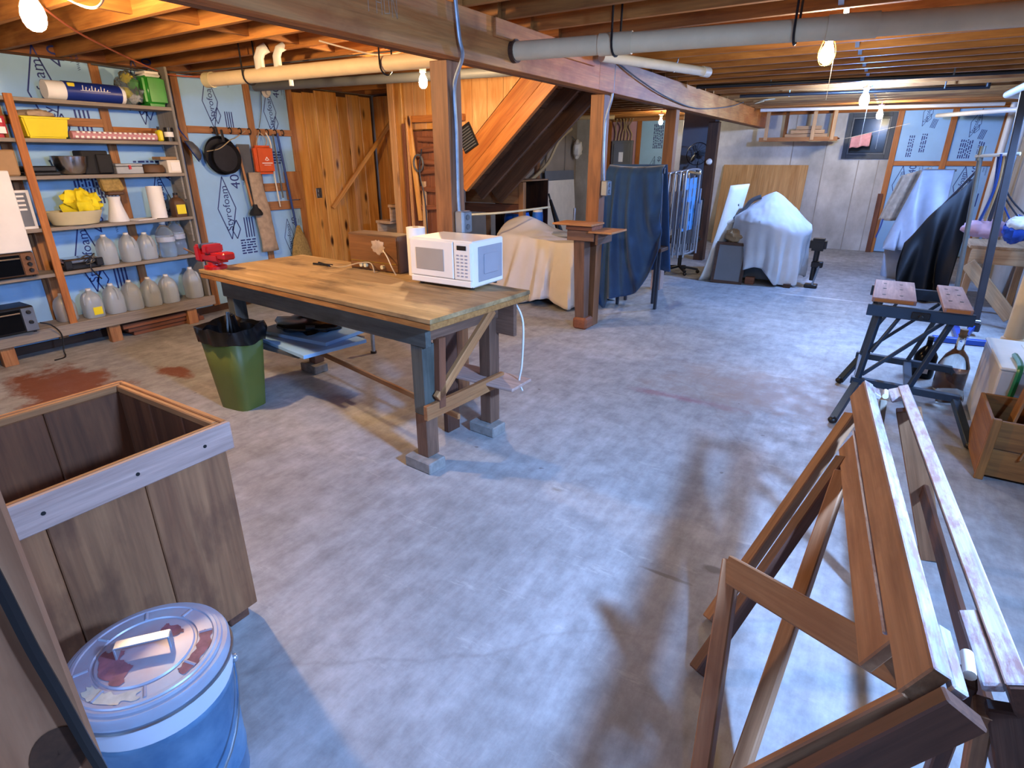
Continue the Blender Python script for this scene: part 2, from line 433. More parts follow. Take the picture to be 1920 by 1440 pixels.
# ================================================================== THE ROOM
XL, XR, YF, YB, ZJ = -6.42, 1.5, 13.0, -1.9, 2.47
def struct(o): o['kind'] = 'structure'; return o
floor = struct(MB().box((XL-.2, YB-.2, -.1), (XR+.2, YF+.2, 0)).build('floor', 'floor_concrete'))
ceiling = struct(slab('ceiling', 'joist_dark', (XL-.2, YB-.2, ZJ+.24), (XR+.2, YF+.2, ZJ+.28), bev=0))
wall_left = struct(MB().box((XL-.2, YB, 0), (XL, YF, ZJ+.24)).build('wall_left', 'drywall'))
wall_far = struct(MB().box((XL, YF, 0), (XR, YF+.2, ZJ+.24)).build('wall_far', 'concrete_far'))
wall_right = struct(MB().box((XR, YB, 0), (XR+.2, YF, ZJ+.24)).build('wall_right', 'concrete_wall'))
wall_back = struct(MB().box((XL, YB-.2, 0), (XR, YB, ZJ+.24)).build('wall_back', 'concrete_wall'))
# joists: two runs lapping over the beam
k = -10
jm = {}
for k in range(-14, 22):
    y = 4.31+.4064*k
    if not (YB+.1 < y < YF-.05): continue
    for x0, x1, m, dy in ((XL+.02, -2.30, 'joist', 0), (-2.46, XR-.02, 'joist', .045)):
        o = board('joist', m, (x0, y+dy, ZJ+.1175), (x1, y+dy, ZJ+.1175), .04, .235, ceiling, bev=0)
    # solid blocking in the left bay, staggered
    slab('blocking', 'joist', (-4.27+.05*(k % 2), y+.02, ZJ+.02), (-4.23+.05*(k % 2), y+.386, ZJ+.235), ceiling, bev=0)
    # galvanised cross bridging in the right bay
    br = MB().stick((-.46, y+.066, ZJ+.22), (-.46, y+.43, ZJ+.015), .03, .004, (0, 0, 1)).stick((-.42, y+.066, ZJ+.015), (-.42, y+.43, ZJ+.22), .03, .004, (0, 0, 1))
    br.build('bridging_strap', 'galv', ceiling)
slab('rim_board', 'joist_dark', (XL, YB, ZJ), (XL+.04, YF, ZJ+.235), ceiling, bev=0)
slab('rim_board', 'joist_dark', (XR-.04, YB, ZJ), (XR, YF, ZJ+.235), ceiling, bev=0)
slab('sill_plate', 'stud_orange', (-2.4, YF-.09, ZJ-.045), (XR, YF-.001, ZJ-.001), ceiling)
slab('sill_plate', 'brown_dark', (XL+.001, YB, ZJ-.02), (XL+.07, 5.0, ZJ-.001), ceiling)

# ---- printed insulation board
def logo(mb, M, s=1.0, forty=True, block=True):
    """brand lozenge with lettering, warranty mark and small print, laid out along local x"""
    a, h = .36*s, .115*s
    for p, q in (((-a, 0), (0, h)), ((0, h), (a, 0)), ((a, 0), (0, -h)), ((0, -h), (-a, 0))): line2(mb, p, q, .012*s, M)
    wtext(mb, 'Styrofoam', .125*s, M @ Matrix.Translation((.0, -.005, 0)))
    for p, q in (((-a-.02, -.07), (-a+.09, -.02)), ((-a+.09, -.02), (-a+.2, -.09)), ((-a+.2, -.09), (-a+.09, -.13)), ((-a+.09, -.13), (-a-.02, -.07))):
        line2(mb, (p[0]*s, p[1]*s), (q[0]*s, q[1]*s), .012*s, M)
    if forty:
        wtext(mb, '40', .17*s, M @ Matrix.Translation((.3*s, -.17*s, 0)))
        for i, t in enumerate(('YEAR', 'WARRANTY')): wtext(mb, t, .035*s, M @ Matrix.Translation((.3*s, (-.28-.045*i)*s, 0)))
    if block:
        for i in range(4): line2(mb, (-.36*s, (-.2-.035*i)*s), (-.12*s, (-.2-.035*i)*s), .016*s, M)
def smallprint(mb, M, w, n, s=.02):
    for i in range(n):
        x = -w/2
        while x < w/2-.02:
            l = .02+.06*random.random(); line2(mb, (x, -i*s*1.5), (min(x+l, w/2), -i*s*1.5), s*.8, M); x += l+.015
def on_left(y, z, rot=90, X=XL+.0515):   # print plane of the left wall, faces +X; u runs along +Y
    B = Matrix(((0, 0, 1, X), (1, 0, 0, y), (0, 1, 0, z), (0, 0, 0, 1)))
    return B @ Matrix.Rotation(math.radians(rot), 4, 'Z')
def on_far(x, z, rot=90, Y=YF-.0515):    # faces -Y
    B = Matrix(((1, 0, 0, x), (0, 0, -1, Y), (0, 1, 0, z), (0, 0, 0, 1)))
    return B @ Matrix.Rotation(math.radians(rot), 4, 'Z')
def foam(parent, a, b, prints, label=None):
    o = MB().box(a, b).build('foam_panel', 'foam', parent)
    if prints:
        mb = MB(); prints(mb)
        if mb.v: mb.build('printed_marks', 'foam_print', o)
    return o
SY = [1.32, 2.08, 2.90, 3.62, 4.43, 5.0]
for y in SY: slab('stud', 'stud', (XL, y, 0), (XL+.075, y+.075, ZJ-.02), wall_left)
slab('bottom_plate', 'brown_dark', (XL, .4, 0), (XL+.08, 5.0, .07), wall_left)
def pl(*a): return lambda mb: [f(mb) for f in a]
def L(y, z, s=1, **k): return lambda mb: logo(mb, on_left(y, z), s, **k)
def SP(y, z, w, n, r=0): return lambda mb: smallprint(mb, on_left(y, z, r), w, n)
bays = [(.3, 1.32), (1.395, 2.08), (2.155, 2.90), (2.975, 3.62), (3.695, 4.43), (4.505, 5.0)]
rails = {2: (1.92, 1.99), 3: (1.86, 1.93), 4: (1.90, 1.97), 5: (1.90, 1.97)}
upper = {0: None, 1: pl(L(1.72, 2.2)), 2: pl(L(2.5, 2.18, 1.0)), 3: pl(L(3.3, 2.25, .8)), 4: pl(L(4.02, 2.22, .75)), 5: pl(L(4.75, 2.16, .72, block=False))}
lower = {1: pl(SP(1.72, 1.2, .3, 6)), 2: pl(SP(2.55, 1.45, .4, 8, 90), SP(2.75, 1.45, .3, 5, 90), L(2.5, .78, .95), SP(2.55, .1, .5, 3)),
         3: pl(SP(3.3, 1.62, .4, 3), L(3.3, 1.25, .8)), 4: pl(L(4.0, 1.12, .95), SP(4.2, .75, .2, 6)), 5: pl(L(4.78, .72, .62, block=False), SP(4.72, 1.72, .2, 5))}
for i, (a, b) in enumerate(bays):
    zr = rails.get(i)
    if zr is None:
        foam(wall_left, (XL, a, .07), (XL+.05, b, ZJ-.02), pl(*[q for q in (upper.get(i), lower.get(i)) if q]))
    else:
        foam(wall_left, (XL, a, zr[1]), (XL+.05, b, ZJ-.02), upper.get(i))
        foam(wall_left, (XL, a, .07), (XL+.05, b, zr[0]), lower.get(i))
        slab('blocking', 'stud_orange' if i == 3 else 'stud', (XL+.02, a, zr[0]), (XL+.078, b, zr[1]), wall_left)
for z0, z1 in ((1.28, 1.37), (1.06, 1.16)): slab('blocking', 'stud', (XL+.03, 4.5, z0), (XL+.085, 5.0, z1), wall_left)
slab('plywood_scrap', 'stud', (XL+.05, 4.82, 1.17), (XL+.092, 5.04, 1.5), wall_left)
# ---- knotty pine boarding: left side of the stair, then the far drywall
wall_stair = struct(MB().box((XL, 5.08, 0), (XL+.02, 6.45, ZJ-.01)).build('wall_stair', 'brown_dark'))
y = 5.08
while y < 6.4:
    w = random.choice((.17, .2, .23, .19)); slab('plank', 'pine', (XL+.02, y+.002, .02+.01*random.random()), (XL+.042+.004*random.random(), y+w-.002, ZJ-.02-.05*random.random()), wall_stair, bev=.005); y += w
slab('corner_strip', 'pine_pale', (XL+.04, 5.98, .1), (XL+.065, 6.04, ZJ-.05), wall_stair)
o = MB().box((XL+.042, 5.29, 1.165), (XL+.05, 5.38, 1.29)).box((XL+.05, 5.315, 1.18), (XL+.056, 5.355, 1.22)).box((XL+.05, 5.315, 1.235), (XL+.056, 5.355, 1.275)).build('outlet', 'steel', bev=.003)
tag(o, 'small metal outlet plate screwed to the knotty pine boards', 'outlet')
for y in (7.2, 8.4, 9.7, 10.6, 11.5, 12.4): slab('drywall_joint', 'stud' if y in (10.6,) else 'drywall', (XL, y, .0), (XL+.03, y+.05, ZJ-.02), wall_left)
slab('stud', 'post', (XL+.001, 11.05, 0), (XL+.07, 11.17, 1.9), wall_left)
slab('ledger', 'drywall', (XL, 6.6, 1.12), (XL+.03, 12.9, 1.16), wall_left)
# ---- far wall: insulation bays, window, form joints
for x in (-.15, .62, 1.33): slab('stud', 'stud_orange', (x, YF-.09, 0), (x+.09, YF, ZJ-.045), wall_far)
slab('blocking', 'stud_orange', (-.06, YF-.085, 1.53), (1.4, YF-.01, 1.61), wall_far)
def LF(x, z, s=1, **k): return lambda mb: logo(mb, on_far(x, z, 78), s, **k)
def SF(x, z, w, n): return lambda mb: smallprint(mb, on_far(x, z, 90), w, n)
foam(wall_far, (-.06, YF-.05, 1.61), (.62, YF, ZJ-.045), pl(LF(.28, 2.38, .6, forty=False), SF(.1, 1.85, .35, 3), SF(.28, 1.9, .3, 3)))
foam(wall_far, (.71, YF-.05, 1.61), (1.33, YF, ZJ-.045), pl(LF(.98, 2.2, .62, forty=False), SF(.85, 1.8, .3, 6), SF(1.1, 1.82, .2, 3)))
foam(wall_far, (-.06, YF-.05, .02), (.62, YF, 1.53), pl(lambda mb: logo(mb, on_far(.1, 1.2), .9)))
foam(wall_far, (.71, YF-.05, .02), (1.33, YF, 1.53), pl(lambda mb: logo(mb, on_far(1.0, 1.2), .9)))
foam(wall_far, (1.42, YF-.05, .02), (XR, YF, ZJ-.045), None)
for x in (-1.78, -1.2, -.62, -.3): slab('form_joint', 'concrete_wall', (x, YF-.006, 0), (x+.015, YF, ZJ-.05 if x < -.95 else 1.62), wall_far, bev=0)
# far left bays behind the beam
for x in (-5.62, -4.93, -4.25): slab('stud', 'stud_orange', (x, YF-.09, 0), (x+.09, YF, ZJ-.03), wall_far)
slab('top_plate', 'stud', (-5.9, YF-.1, ZJ-.07), (-2.6, YF, ZJ-.002), wall_far)
foam(wall_far, (-4.84, YF-.05, 0), (-4.25, YF, ZJ-.07), pl(lambda mb: smallprint(mb, on_far(-4.55, 2.1, 90), .5, 6, .025), LF(-4.55, 1.45, .7)))
MB().box((-5.53, YF-.05, 0), (-4.93, YF, ZJ-.07)).build('foam_panel', 'pink_foam', wall_far)
def window(name, ctr, sx, sz, nrm, label=None):
    """framed basement window on a wall, facing nrm ('-y' or '-x')"""
    x, y, z = ctr; t = .07
    w = struct(bpy.data.objects.new(name, None)); C.objects.link(w); w.location = (x, y, z-sz/2)
    def bx(n, m, u0, u1, v0, v1, d0, d1):
        if nrm == '-y': a, b = (x+u0, y-d1, z+v0), (x+u1, y-d0, z+v1)
        else: a, b = (x-d1, y+u0, z+v0), (x-d0, y+u1, z+v1)
        return slab(n, m, a, b, w)
    for s in (-1, 1):
        bx('window_frame', 'window_frame', *sorted((s*sx/2, s*(sx/2-t))), -sz/2, sz/2, 0, .05)
        bx('window_frame', 'window_frame', -sx/2+t, sx/2-t, *sorted((s*sz/2, s*(sz/2-t))), 0, .05)
        bx('sash', 'grey_dark', *sorted((s*(sx/2-t), s*(sx/2-t-.03))), -sz/2+t, sz/2-t, 0, .03)
        bx('sash', 'grey_dark', -sx/2+t+.03, sx/2-t-.03, *sorted((s*(sz/2-t), s*(sz/2-t-.03))), 0, .03)
    bx('pane', 'glass_dark', -sx/2+t+.03, sx/2-t-.03, -sz/2+t+.03, sz/2-t-.03, .004, .012)
    return w
window('window_1', (-.535, YF, 2.03), .75, .77, '-y')
window('window_3', (XR, 1.25, 2.12), .8, .5, '-x')
window('window_2', (XR, 6.4, 1.95), 1.35, .62, '-x')
dr = struct(bpy.data.objects.new('door_1', None)); C.objects.link(dr); dr.location = (-.5, YB, 0)
for s in (-1, 1): slab('door_frame', 'stud', (-.5+s*.62-.04, YB, 0), (-.5+s*.62+.04, YB+.05, 2.3), dr)
slab('door_frame', 'stud', (-1.16, YB, 2.3), (.16, YB+.05, 2.38), dr)
slab('door_panel', 'grey_panel', (-1.08, YB, .02), (.08, YB+.03, 2.3), dr)
# ================================================================== BEAM AND POSTS
beam = thing('support_beam', 'long brown painted main beam carrying the ceiling joists', 'beam', (-2.4, YB, 2.2))
slab('beam_ply', 'beam_paint', (-2.35, YB, 2.2), (-2.30, 5.05, ZJ), beam)
slab('beam_ply', 'beam_paint', (-2.35, 5.052, 2.2), (-2.301, 11.2, ZJ), beam)
slab('beam_ply', 'beam_paint', (-2.35, 11.205, 2.2), (-2.303, 12.0, ZJ), beam)
slab('beam_ply', 'pine_red', (-2.35, 12.005, 2.2), (-2.303, YF-.01, ZJ), beam)
slab('beam_ply', 'beam_paint', (-2.40, YB, 2.2), (-2.352, YF-.01, ZJ), beam)
slab('beam_ply', 'post', (-2.46, YB, 2.2), (-2.402, YF-.01, ZJ), beam)
slab('splice_board', 'beam_paint', (-2.30, 3.42, 2.36), (-2.275, 4.9, ZJ-.005), beam)
mb = MB()
MM = Matrix(((0, 0, 1, -2.2985), (1, 0, 0, 2.45), (0, 1, 0, 2.36), (0, 0, 0, 1)))
for i, ch in enumerate('PHON'):
    pts = {'P': [((0, -.05), (0, .05)), ((0, .05), (.03, .03)), ((.03, .03), (0, 0))], 'H': [((0, -.05), (0, .05)), ((.035, -.05), (.035, .05)), ((0, 0), (.035, 0))],
           'O': [((0, -.04), (0, .04)), ((0, .04), (.03, .045)), ((.03, .045), (.035, -.035)), ((.035, -.035), (0, -.04))], 'N': [((0, -.05), (0, .05)), ((0, .05), (.035, -.05)), ((.035, -.05), (.035, .05))]}[ch]
    for a, b in pts: line2(mb, (a[0]+i*.055-.1, a[1]), (b[0]+i*.055-.1, b[1]), .0035, MM)
mb.build('chalk_marks', 'tan_cloth', beam)
def post(name, x, y, w, mats, label, z0=0.0):
    t = thing(name, label, 'post', (x, y, 0))
    zs = [z0]+[m[1] for m in mats]
    for (m, z1), a in zip(mats, zs): slab('post_timber', m, (x-w/2, y-w/2, a), (x+w/2, y+w/2, z1), t)
    return t
def conduit(name, pts, boxc, label, dirv=1):
    t = thing(name, label, 'conduit', boxc)
    hose('pipe', 'galv', pts, .012, t, 6, 8)
    x, y, z = boxc
    MB().box((x-.012, y-.05, z-.07), (x+.055, y+.05, z+.07)).build('junction_box', 'grey_box', t, bev=.008)
    f = MB().box((x+.056, y-.045, z-.065), (x+.062, y+.045, z+.065)).build('cover_plate', 'steel', t, bev=.004)
    for dz in (-.03, .03): MB().cyl((x+.062, y, z+dz), (x+.066, y, z+dz), .018, n=12).build('socket', 'grey_dark', f)
    return t
post('support_post', -2.46, 3.13, .135, [('post', 2.2)], 'brown square post behind the microwave with a metal conduit')
conduit('electrical_conduit', [(-2.27, 3.0, 2.5), (-2.27, 3.03, 2.3), (-2.275, 3.06, 2.2), (-2.37, 3.1, 2.06), (-2.375, 3.11, 1.8), (-2.37, 3.1, 1.45), (-2.365, 3.1, 1.32)], (-2.38, 3.13, 1.26), 'bent metal conduit and outlet box on the post behind the microwave')
post('support_post', -2.46, 5.45, .135, [('post', 2.2)], 'brown square post rising behind the small plywood stand')
conduit('electrical_conduit', [(-2.31, 5.38, 2.5), (-2.31, 5.38, 2.3), (-2.32, 5.38, 2.15), (-2.375, 5.39, 1.95), (-2.375, 5.4, 1.6), (-2.37, 5.42, 1.45)], (-2.38, 5.45, 1.38), 'straight metal conduit and outlet box on the post above the plywood stand')
post('support_post', -2.44, 7.55, .13, [('crate_rim', .75), ('post', 2.2)], 'post with a bare grey foot beside the folded lawn chairs')
post('support_post', -2.62, 10.3, .16, [('brown_dark', 2.2)], 'dark brown post near the leaning plywood sheet')
# ================================================================== CEILING SERVICES
def strap(parent, x, y, z, r, m='iron'):
    pts = [(x, y-r-.006, ZJ+.1)]+[(x, y+(r+.006)*math.cos(a), z+(r+.006)*math.sin(a)) for a in [math.pi+math.pi*i/8 for i in range(9)]]+[(x, y+r+.006, ZJ+.1)]
    MB().tube(pts, .007, 5).build('hanger_strap', m, parent)
dp = thing('drain_pipe', 'thick cream drain pipe crossing below the joists on the right of the beam', 'pipe', (-.5, 3.9, 2.24))
MB().cyl((-2.28, 3.66, 2.31), (1.45, 4.28, 2.31), .057, n=20).build('pipe', 'pipe_cream', dp, True)
for x, w in ((-1.62, .1), (-.35, .12)):
    y = 3.66+(x+2.28)/3.73*.62; MB().cyl((x-w, y-.017*w/.1, 2.31), (x+w, y+.017*w/.1, 2.31), .0635, n=20).build('coupling', 'pipe_cream', dp, True)
for x in (-1.62, -.62): strap(dp, x, 3.66+(x+2.28)/3.73*.62, 2.31, .062)
hole = tag(MB().cyl((-2.299, 3.66, 2.31), (-2.27, 3.66, 2.31), .07, n=20).build('pipe_collar', 'brown_dark', dp), None)
dp2 = thing('drain_pipe', 'cream drain pipe with two upturned fittings on the left of the beam', 'pipe', (-3.7, 3.5, 2.24))
MB().cyl((-5.25, 3.34, 2.29), (-2.48, 3.66, 2.31), .055, n=20).build('pipe', 'pipe_cream', dp2, True)
MB().cyl((-5.28, 3.337, 2.29), (-5.2, 3.345, 2.29), .062, n=20).build('end_cap', 'beige', dp2, True)
for x in (-4.62, -4.42):
    y = 3.34+(x+5.25)/2.77*.32
    MB().tube([(x, y, 2.3), (x, y, 2.42), (x+.01, y+.02, 2.47), (x+.04, y+.06, 2.5)], .04 if x < -4.5 else .032, 12).build('upturned_fitting', 'pipe_white', dp2, True)
MB().cyl((-4.3, 3.45, 2.28), (-4.3, 3.45, 2.2), .018, n=10).build('drain_cock', 'pipe_white', dp2, True)
for x in (-4.75, -3.35): strap(dp2, x, 3.34+(x+5.25)/2.77*.32, 2.295, .06)
wp = thing('vent_pipe', 'short white pipe hung under the joists above the beam', 'pipe', (-1.9, 5.5, 2.4))
MB().cyl((-2.2, 4.85, 2.42), (-1.72, 6.2, 2.42), .04, n=16).build('pipe', 'pipe_white', wp, True)
MB().cyl((-1.74, 6.14, 2.42), (-1.71, 6.24, 2.42), .046, n=16).build('coupling', 'pipe_white', wp, True)
MB().tube([(-1.88, 5.72, 2.375), (-1.85, 5.75, 2.5)], .006, 5).build('hanger_strap', 'steel', wp)
gd = thing('duct_pipe', 'dark grey pipe running under the joists above the stair opening', 'pipe', (-4, 5.1, 2.36))
MB().cyl((-6.3, 4.55, 2.40), (-2.5, 5.2, 2.41), .045, n=14).build('pipe', 'grey_panel', gd, True)
for i, (ya, za, m, lab) in enumerate(((7.9, 2.44, 'black', 'thin black gas pipe below the joists near the cool white bulb'), (9.3, 2.44, 'black', 'second thin black pipe below the joists beyond the cool white bulb'))):
    t = thing('gas_pipe', lab, 'pipe', (-.5, ya, za))
    MB().cyl((-2.2+.2*i, ya-.3, za), (1.35-.6*i, ya+.15, za), .02, n=10).build('pipe', m, t, True)
    for x in (-1.4, .3): MB().tube([(x, ya-.16, za-.02), (x, ya-.16, za+.1)], .008, 5).build('hanger', 'steel', t)
    MB().cyl((1.33-.6*i, ya+.13, za), (1.33-.6*i, ya+.13, za+.08), .024, n=10).build('elbow', 'black', t, True)
t = thing('water_pipe', 'pale water pipe running below the joists close to the far wall', 'pipe', (-.3, 12.2, 2.4))
MB().cyl((-2.2, 11.6, 2.43), (1.2, 12.1, 2.42), .028, n=10).build('pipe', 'pipe_white', t, True)
rp = thing('drain_pipe', 'white branching drain pipes in the upper right corner below the ceiling', 'pipe', (1.2, 9, 2.3))
MB().cyl((.95, 9.6, 2.36), (1.12, 6.4, 2.40), .04, n=14).build('pipe', 'pipe_white', rp, True)
MB().cyl((.95, 9.6, 2.36), (1.42, 9.9, 2.34), .04, n=14).build('branch_pipe', 'pipe_white', rp, True)
MB().cyl((.4, 12.4, 2.3), (1.42, 9.7, 2.22), .032, n=14).build('branch_pipe', 'pipe_white', rp, True)
MB().cyl((1.3, 9.3, 2.25), (1.3, 9.8, 2.37), .055, n=14).build('tee_fitting', 'pipe_white', rp, True)
t = tag(MB().cyl((1.02, 4.7, 2.36), (1.2, 4.78, 2.38), .025, n=10).build('yellow_pipe', 'yellow', smooth=True), 'yellow pipe end under the joists at the upper right edge', 'pipe')
# wiring
t = thing('wiring', 'orange and grey cables stapled below the joists above the shelf', 'cable', (-5, 2.8, 2.4))
hose('cable', 'cable_orange', [(-3.9, .9, 2.46), (-3.95, 1.5, 2.45), (-5.0, 2.3, 2.45), (-6.1, 3.35, 2.43), (-6.25, 3.7, 2.42), (-6.05, 4.3, 2.44)], .007, t)
hose('cable', 'cable_orange', [(-6.25, 3.4, 2.425), (-6.2, 3.75, 2.42), (-5.6, 4.0, 2.445), (-4.4, 4.05, 2.455)], .006, t)
hose('cable', 'grey_dark', [(-6.3, 2.9, 2.44), (-6.2, 3.5, 2.43), (-5.3, 3.8, 2.45), (-3.2, 3.95, 2.455)], .007, t)
hose('cable', 'cable_white', [(-3.75, 3.3, 2.45), (-3.5, 3.6, 2.38), (-3.3, 3.7, 2.4), (-3.1, 3.6, 2.46)], .006, t)
t = thing('wiring', 'loop of white cable beside the upper left bulb', 'cable', (-3.6, 1.6, 2.4))
hose('cable', 'cable_white', [(-3.62, 1.48, 2.46), (-3.55, 1.62, 2.36), (-3.42, 1.66, 2.33), (-3.38, 1.7, 2.4), (-3.5, 1.75, 2.47)], .006, t)
t = tag(hose('wiring', 'grey_dark', [(-2.285, 5.4, 2.44), (-2.27, 5.9, 2.36), (-2.27, 6.8, 2.27), (-2.28, 8.0, 2.24), (-2.28, 9.6, 2.36), (-2.2, 10.2, 2.46)], .007), 'thin dark cable sagging along the beam face', 'cable')
t = tag(hose('wiring', 'cable_tan', [(-1.9, 10.2, 2.46), (-2.0, 10.0, 2.42), (-1.85, 9.8, 2.44), (-1.7, 9.9, 2.46)], .008), 'tan cable loop under the far joists beside the beam', 'cable')
# ================================================================== BULBS
def lamp(x, y, z, label, m='bulb_warm', r=.036, cage=False, cord=0, sock='white_warm'):
    t = thing('ceiling_bulb', label, 'light bulb', (x, y, z-.06), 'bare bulbs under the joists')
    MB().lathe([(.045, .14), (.045, .12), (.03, .115), (.026, .07), (.018, .065)], (x, y, z), 16).build('socket', sock, t, True)
    MB().lathe([(.0005, -1.5*r), (.35*r, -1.45*r), (.7*r, -1.2*r), (.92*r, -.75*r), (r, -.15*r), (.9*r, .45*r), (.66*r, 1.0*r), (.42*r, 1.5*r), (.016, .068)], (x, y, z), 18).build('bulb', m, t, True)
    if z+.14 < ZJ: MB().cyl((x, y, z+.14), (x, y, ZJ+.02), .012, n=8).build('drop_cord', 'cable_white', t)
    if cage:
        mb = MB()
        for i in range(6):
            a = math.pi*i/3; mb.tube(bez([(x+.03*math.cos(a), y+.03*math.sin(a), z+.08), (x+.052*math.cos(a), y+.052*math.sin(a), z), (x+.035*math.cos(a), y+.035*math.sin(a), z-.06), (x, y, z-.075)], 4), .0025, 4)
        mb.build('wire_cage', 'brass', t)
    if cord: MB().tube([(x+.02, y, z+.08), (x+.045, y, z-.02), (x+.045, y, z-cord)], .0022, 4).build('pull_cord', 'cable_white', t)
    return t
lamp(-3.66, 1.48, 2.30, 'bare warm bulb hanging in the upper left corner above the shelves', r=.052)
lamp(-3.5, 4.15, 2.25, 'bare warm bulb half hidden behind the post by the stairs')
lamp(-.54, 4.78, 2.30, 'caged warm bulb hanging just below the thick drain pipe', 'bulb_mid', .043, True, .28)
lamp(-.48, 8.62, 2.30, 'bare cool white bulb hanging between the thin black pipes', 'bulb_cool', .052, False, .5)
lamp(-.385, 11.4, 2.29, 'bare warm bulb with pull cord hanging before the dark window', 'bulb_mid', .044, False, .5)
lamp(-3.9, 11.4, 2.29, 'bare warm bulb hanging before the insulation panel beyond the blue cloth', 'bulb_mid')
# ================================================================== SHELVING ON THE LEFT WALL
XS0, XS1 = -6.34, -6.05
sh = thing('storage_shelf', 'tall open grey plywood shelving against the insulated left wall', 'shelf', (-6.2, 2.6, 0))
ZS = [2.11, 1.805, 1.515, 1.095, .715]
for z in ZS: slab('shelf_board', 'grey_dirty', (XS0, 1.05, z-.03), (XS1, 3.41, z), sh)
slab('shelf_board', 'grey_dirty', (XS0, 1.05, .235), (XS1, 3.46, .258), sh)
slab('front_rail', 'grey_dirty', (XS1, 1.05, .165), (XS1+.025, 3.46, .262), sh)
slab('end_panel', 'grey_ply', (XS0, 3.412, .26), (XS1, 3.436, 2.46), sh)
slab('front_post', 'stud_orange', (XS1+.002, 2.085, .17), (XS1+.022, 2.145, 2.13), sh)
slab('front_post', 'stud', (XS0+.001, 2.1, .26), (XS0+.06, 2.19, 1.06), sh)
for z in ZS[1:4]:
    MB().prism([(0, 0), (-.2, 0), (0, -.22)], Matrix(((1, 0, 0, XS1-.04), (0, 0, 1, 3.385), (0, 1, 0, z-.031), (0, 0, 0, 1))), .02).build('gusset', 'grey_ply', sh)
for y in (1.6, 2.44, 3.2): slab('foot', 'stud', (XS1-.07, y-.05, 0), (XS1-.005, y+.05, .235), sh)
TX = -6.15
# ---- top shelf
z = ZS[0]+.001
t = thing('paper_towel_pack', 'blue wrapped pack of paper towel rolls lying on the top shelf', 'paper towels', (TX, 2.75, z))
MB().cyl((TX, 2.56, z+.079), (TX, 3.0, z+.079), .078, n=20).build('blue_wrapper', 'blue_pack', t, True)
MB().cyl((TX, 2.42, z+.077), (TX, 2.56, z+.077), .074, n=20).build('paper_roll', 'paper', t, True)
MB().cyl((TX, 3.0, z+.077), (TX, 3.03, z+.077), .077, n=20).build('paper_end', 'paper', t, True)
mb = MB(); M = Matrix.Translation((TX, 2.78, z+.079)) @ Matrix.Rotation(math.radians(70), 4, 'Y') @ Matrix.Rotation(math.radians(90), 4, 'Z') @ Matrix.Translation((0, 0, .0795))
for i in range(9): line2(mb, (-.1+.024*i, -.018), (-.09+.024*i, .022-.012*(i % 3)), .007, M)
line2(mb, (-.12, -.022), (.12, -.02), .004, M); tag(mb.build('white_script', 'paper', t), kind='stuff')
MB().box((TX+.055, 2.575, z+.1), (TX+.07, 2.63, z+.14)).build('yellow_label', 'yellow', t, bev=.004)
t = thing('plastic_bag', 'crumpled clear and yellow plastic bag between the blue roll and green pack', 'bag', (TX, 3.1, z))
def blob(c, r, seed, amp=.3, nu=20, nv=14):
    mb = MB().ball(c, r, nu, nv); c = V(c)
    mb.v = [c+(p-c)*(1+amp*nz(*( (p-c)*(3.2/max(r))+V((seed, seed*2, 0)))))for p in mb.v]; return mb
o = blob((TX, 3.1, z+.13), (.12, .09, .15), 3, .45).build('bag', 'clear', t, True)
for i, (dy, dz, m) in enumerate(((-.03, .1, 'yellow'), (.03, .17, 'green_pack'), (.0, .22, 'yellow'), (.02, .06, 'paper'))):
    blob((TX+.02, 3.1+dy, z+dz), (.05, .045, .04), i, .4, 12, 8).build('packet', m, t, True)
t = thing('green_pack', 'shiny green plastic wrapped pack at the right end of the top shelf', 'pack', (TX, 3.3, z))
MB().box((TX-.12, 3.19, z), (TX+.12, 3.395, z+.27)).build('green_wrap', 'green_pack', t, True, .035, seg=3)
MB().box((TX-.11, 3.2, z+.235), (TX+.115, 3.385, z+.295)).build('white_top', 'paper', t, True, .03, seg=3)
# ---- second shelf
z = ZS[1]+.001
t = thing('snack_bag', 'red and white bag at the left edge of the second shelf', 'bag', (TX, 2.0, z))
MB().box((TX-.08, 1.85, z), (TX+.08, 2.07, z+.19)).build('bag', 'red_pack', t, True, .03, seg=2)
MB().box((TX+.078, 1.88, z+.03), (TX+.084, 2.05, z+.08)).build('white_band', 'paper', t)
MB().box((TX+.078, 1.98, z+.11), (TX+.084, 2.04, z+.14)).build('white_band', 'paper', t)
t = thing('dish_pan', 'yellow plastic dish pan on the second shelf', 'dish pan', (TX, 2.34, z))
def pan(y0, y1, x0, x1, z0, z1, m, par, rim=.012, tap=.025, name='tub'):
    def q(i, k):
        s = tap*(1-k); return [(x0+s, y0+s), (x1-s, y0+s), (x1-s, y1-s), (x0+s, y1-s)][i]
    mb = MB()
    vs = [V((*q(i, 0), z0)) for i in range(4)]+[V((*q(i, 1), z1)) for i in range(4)]
    vs += [V((x0-rim, y0-rim, z1)), V((x1+rim, y0-rim, z1)), V((x1+rim, y1+rim, z1)), V((x0-rim, y1+rim, z1))]
    mb.add(vs, [(0, 3, 2, 1)]+[(i, (i+1) % 4, 4+(i+1) % 4, 4+i) for i in range(4)]+[(4+i, 4+(i+1) % 4, 8+(i+1) % 4, 8+i) for i in range(4)])
    return mb.build(name, m, par, True, .012, solid=.004, seg=2)
pan(2.17, 2.5, TX-.12, TX+.1, z+.003, z+.165, 'yellow', t)
t = tag(blob((TX-.02, 2.31, z+.19), (.1, .13, .035), 8, .4).build('paper_bundle', 'tan_cloth', smooth=True), 'crumpled beige paper on the yellow dish pan', 'paper')
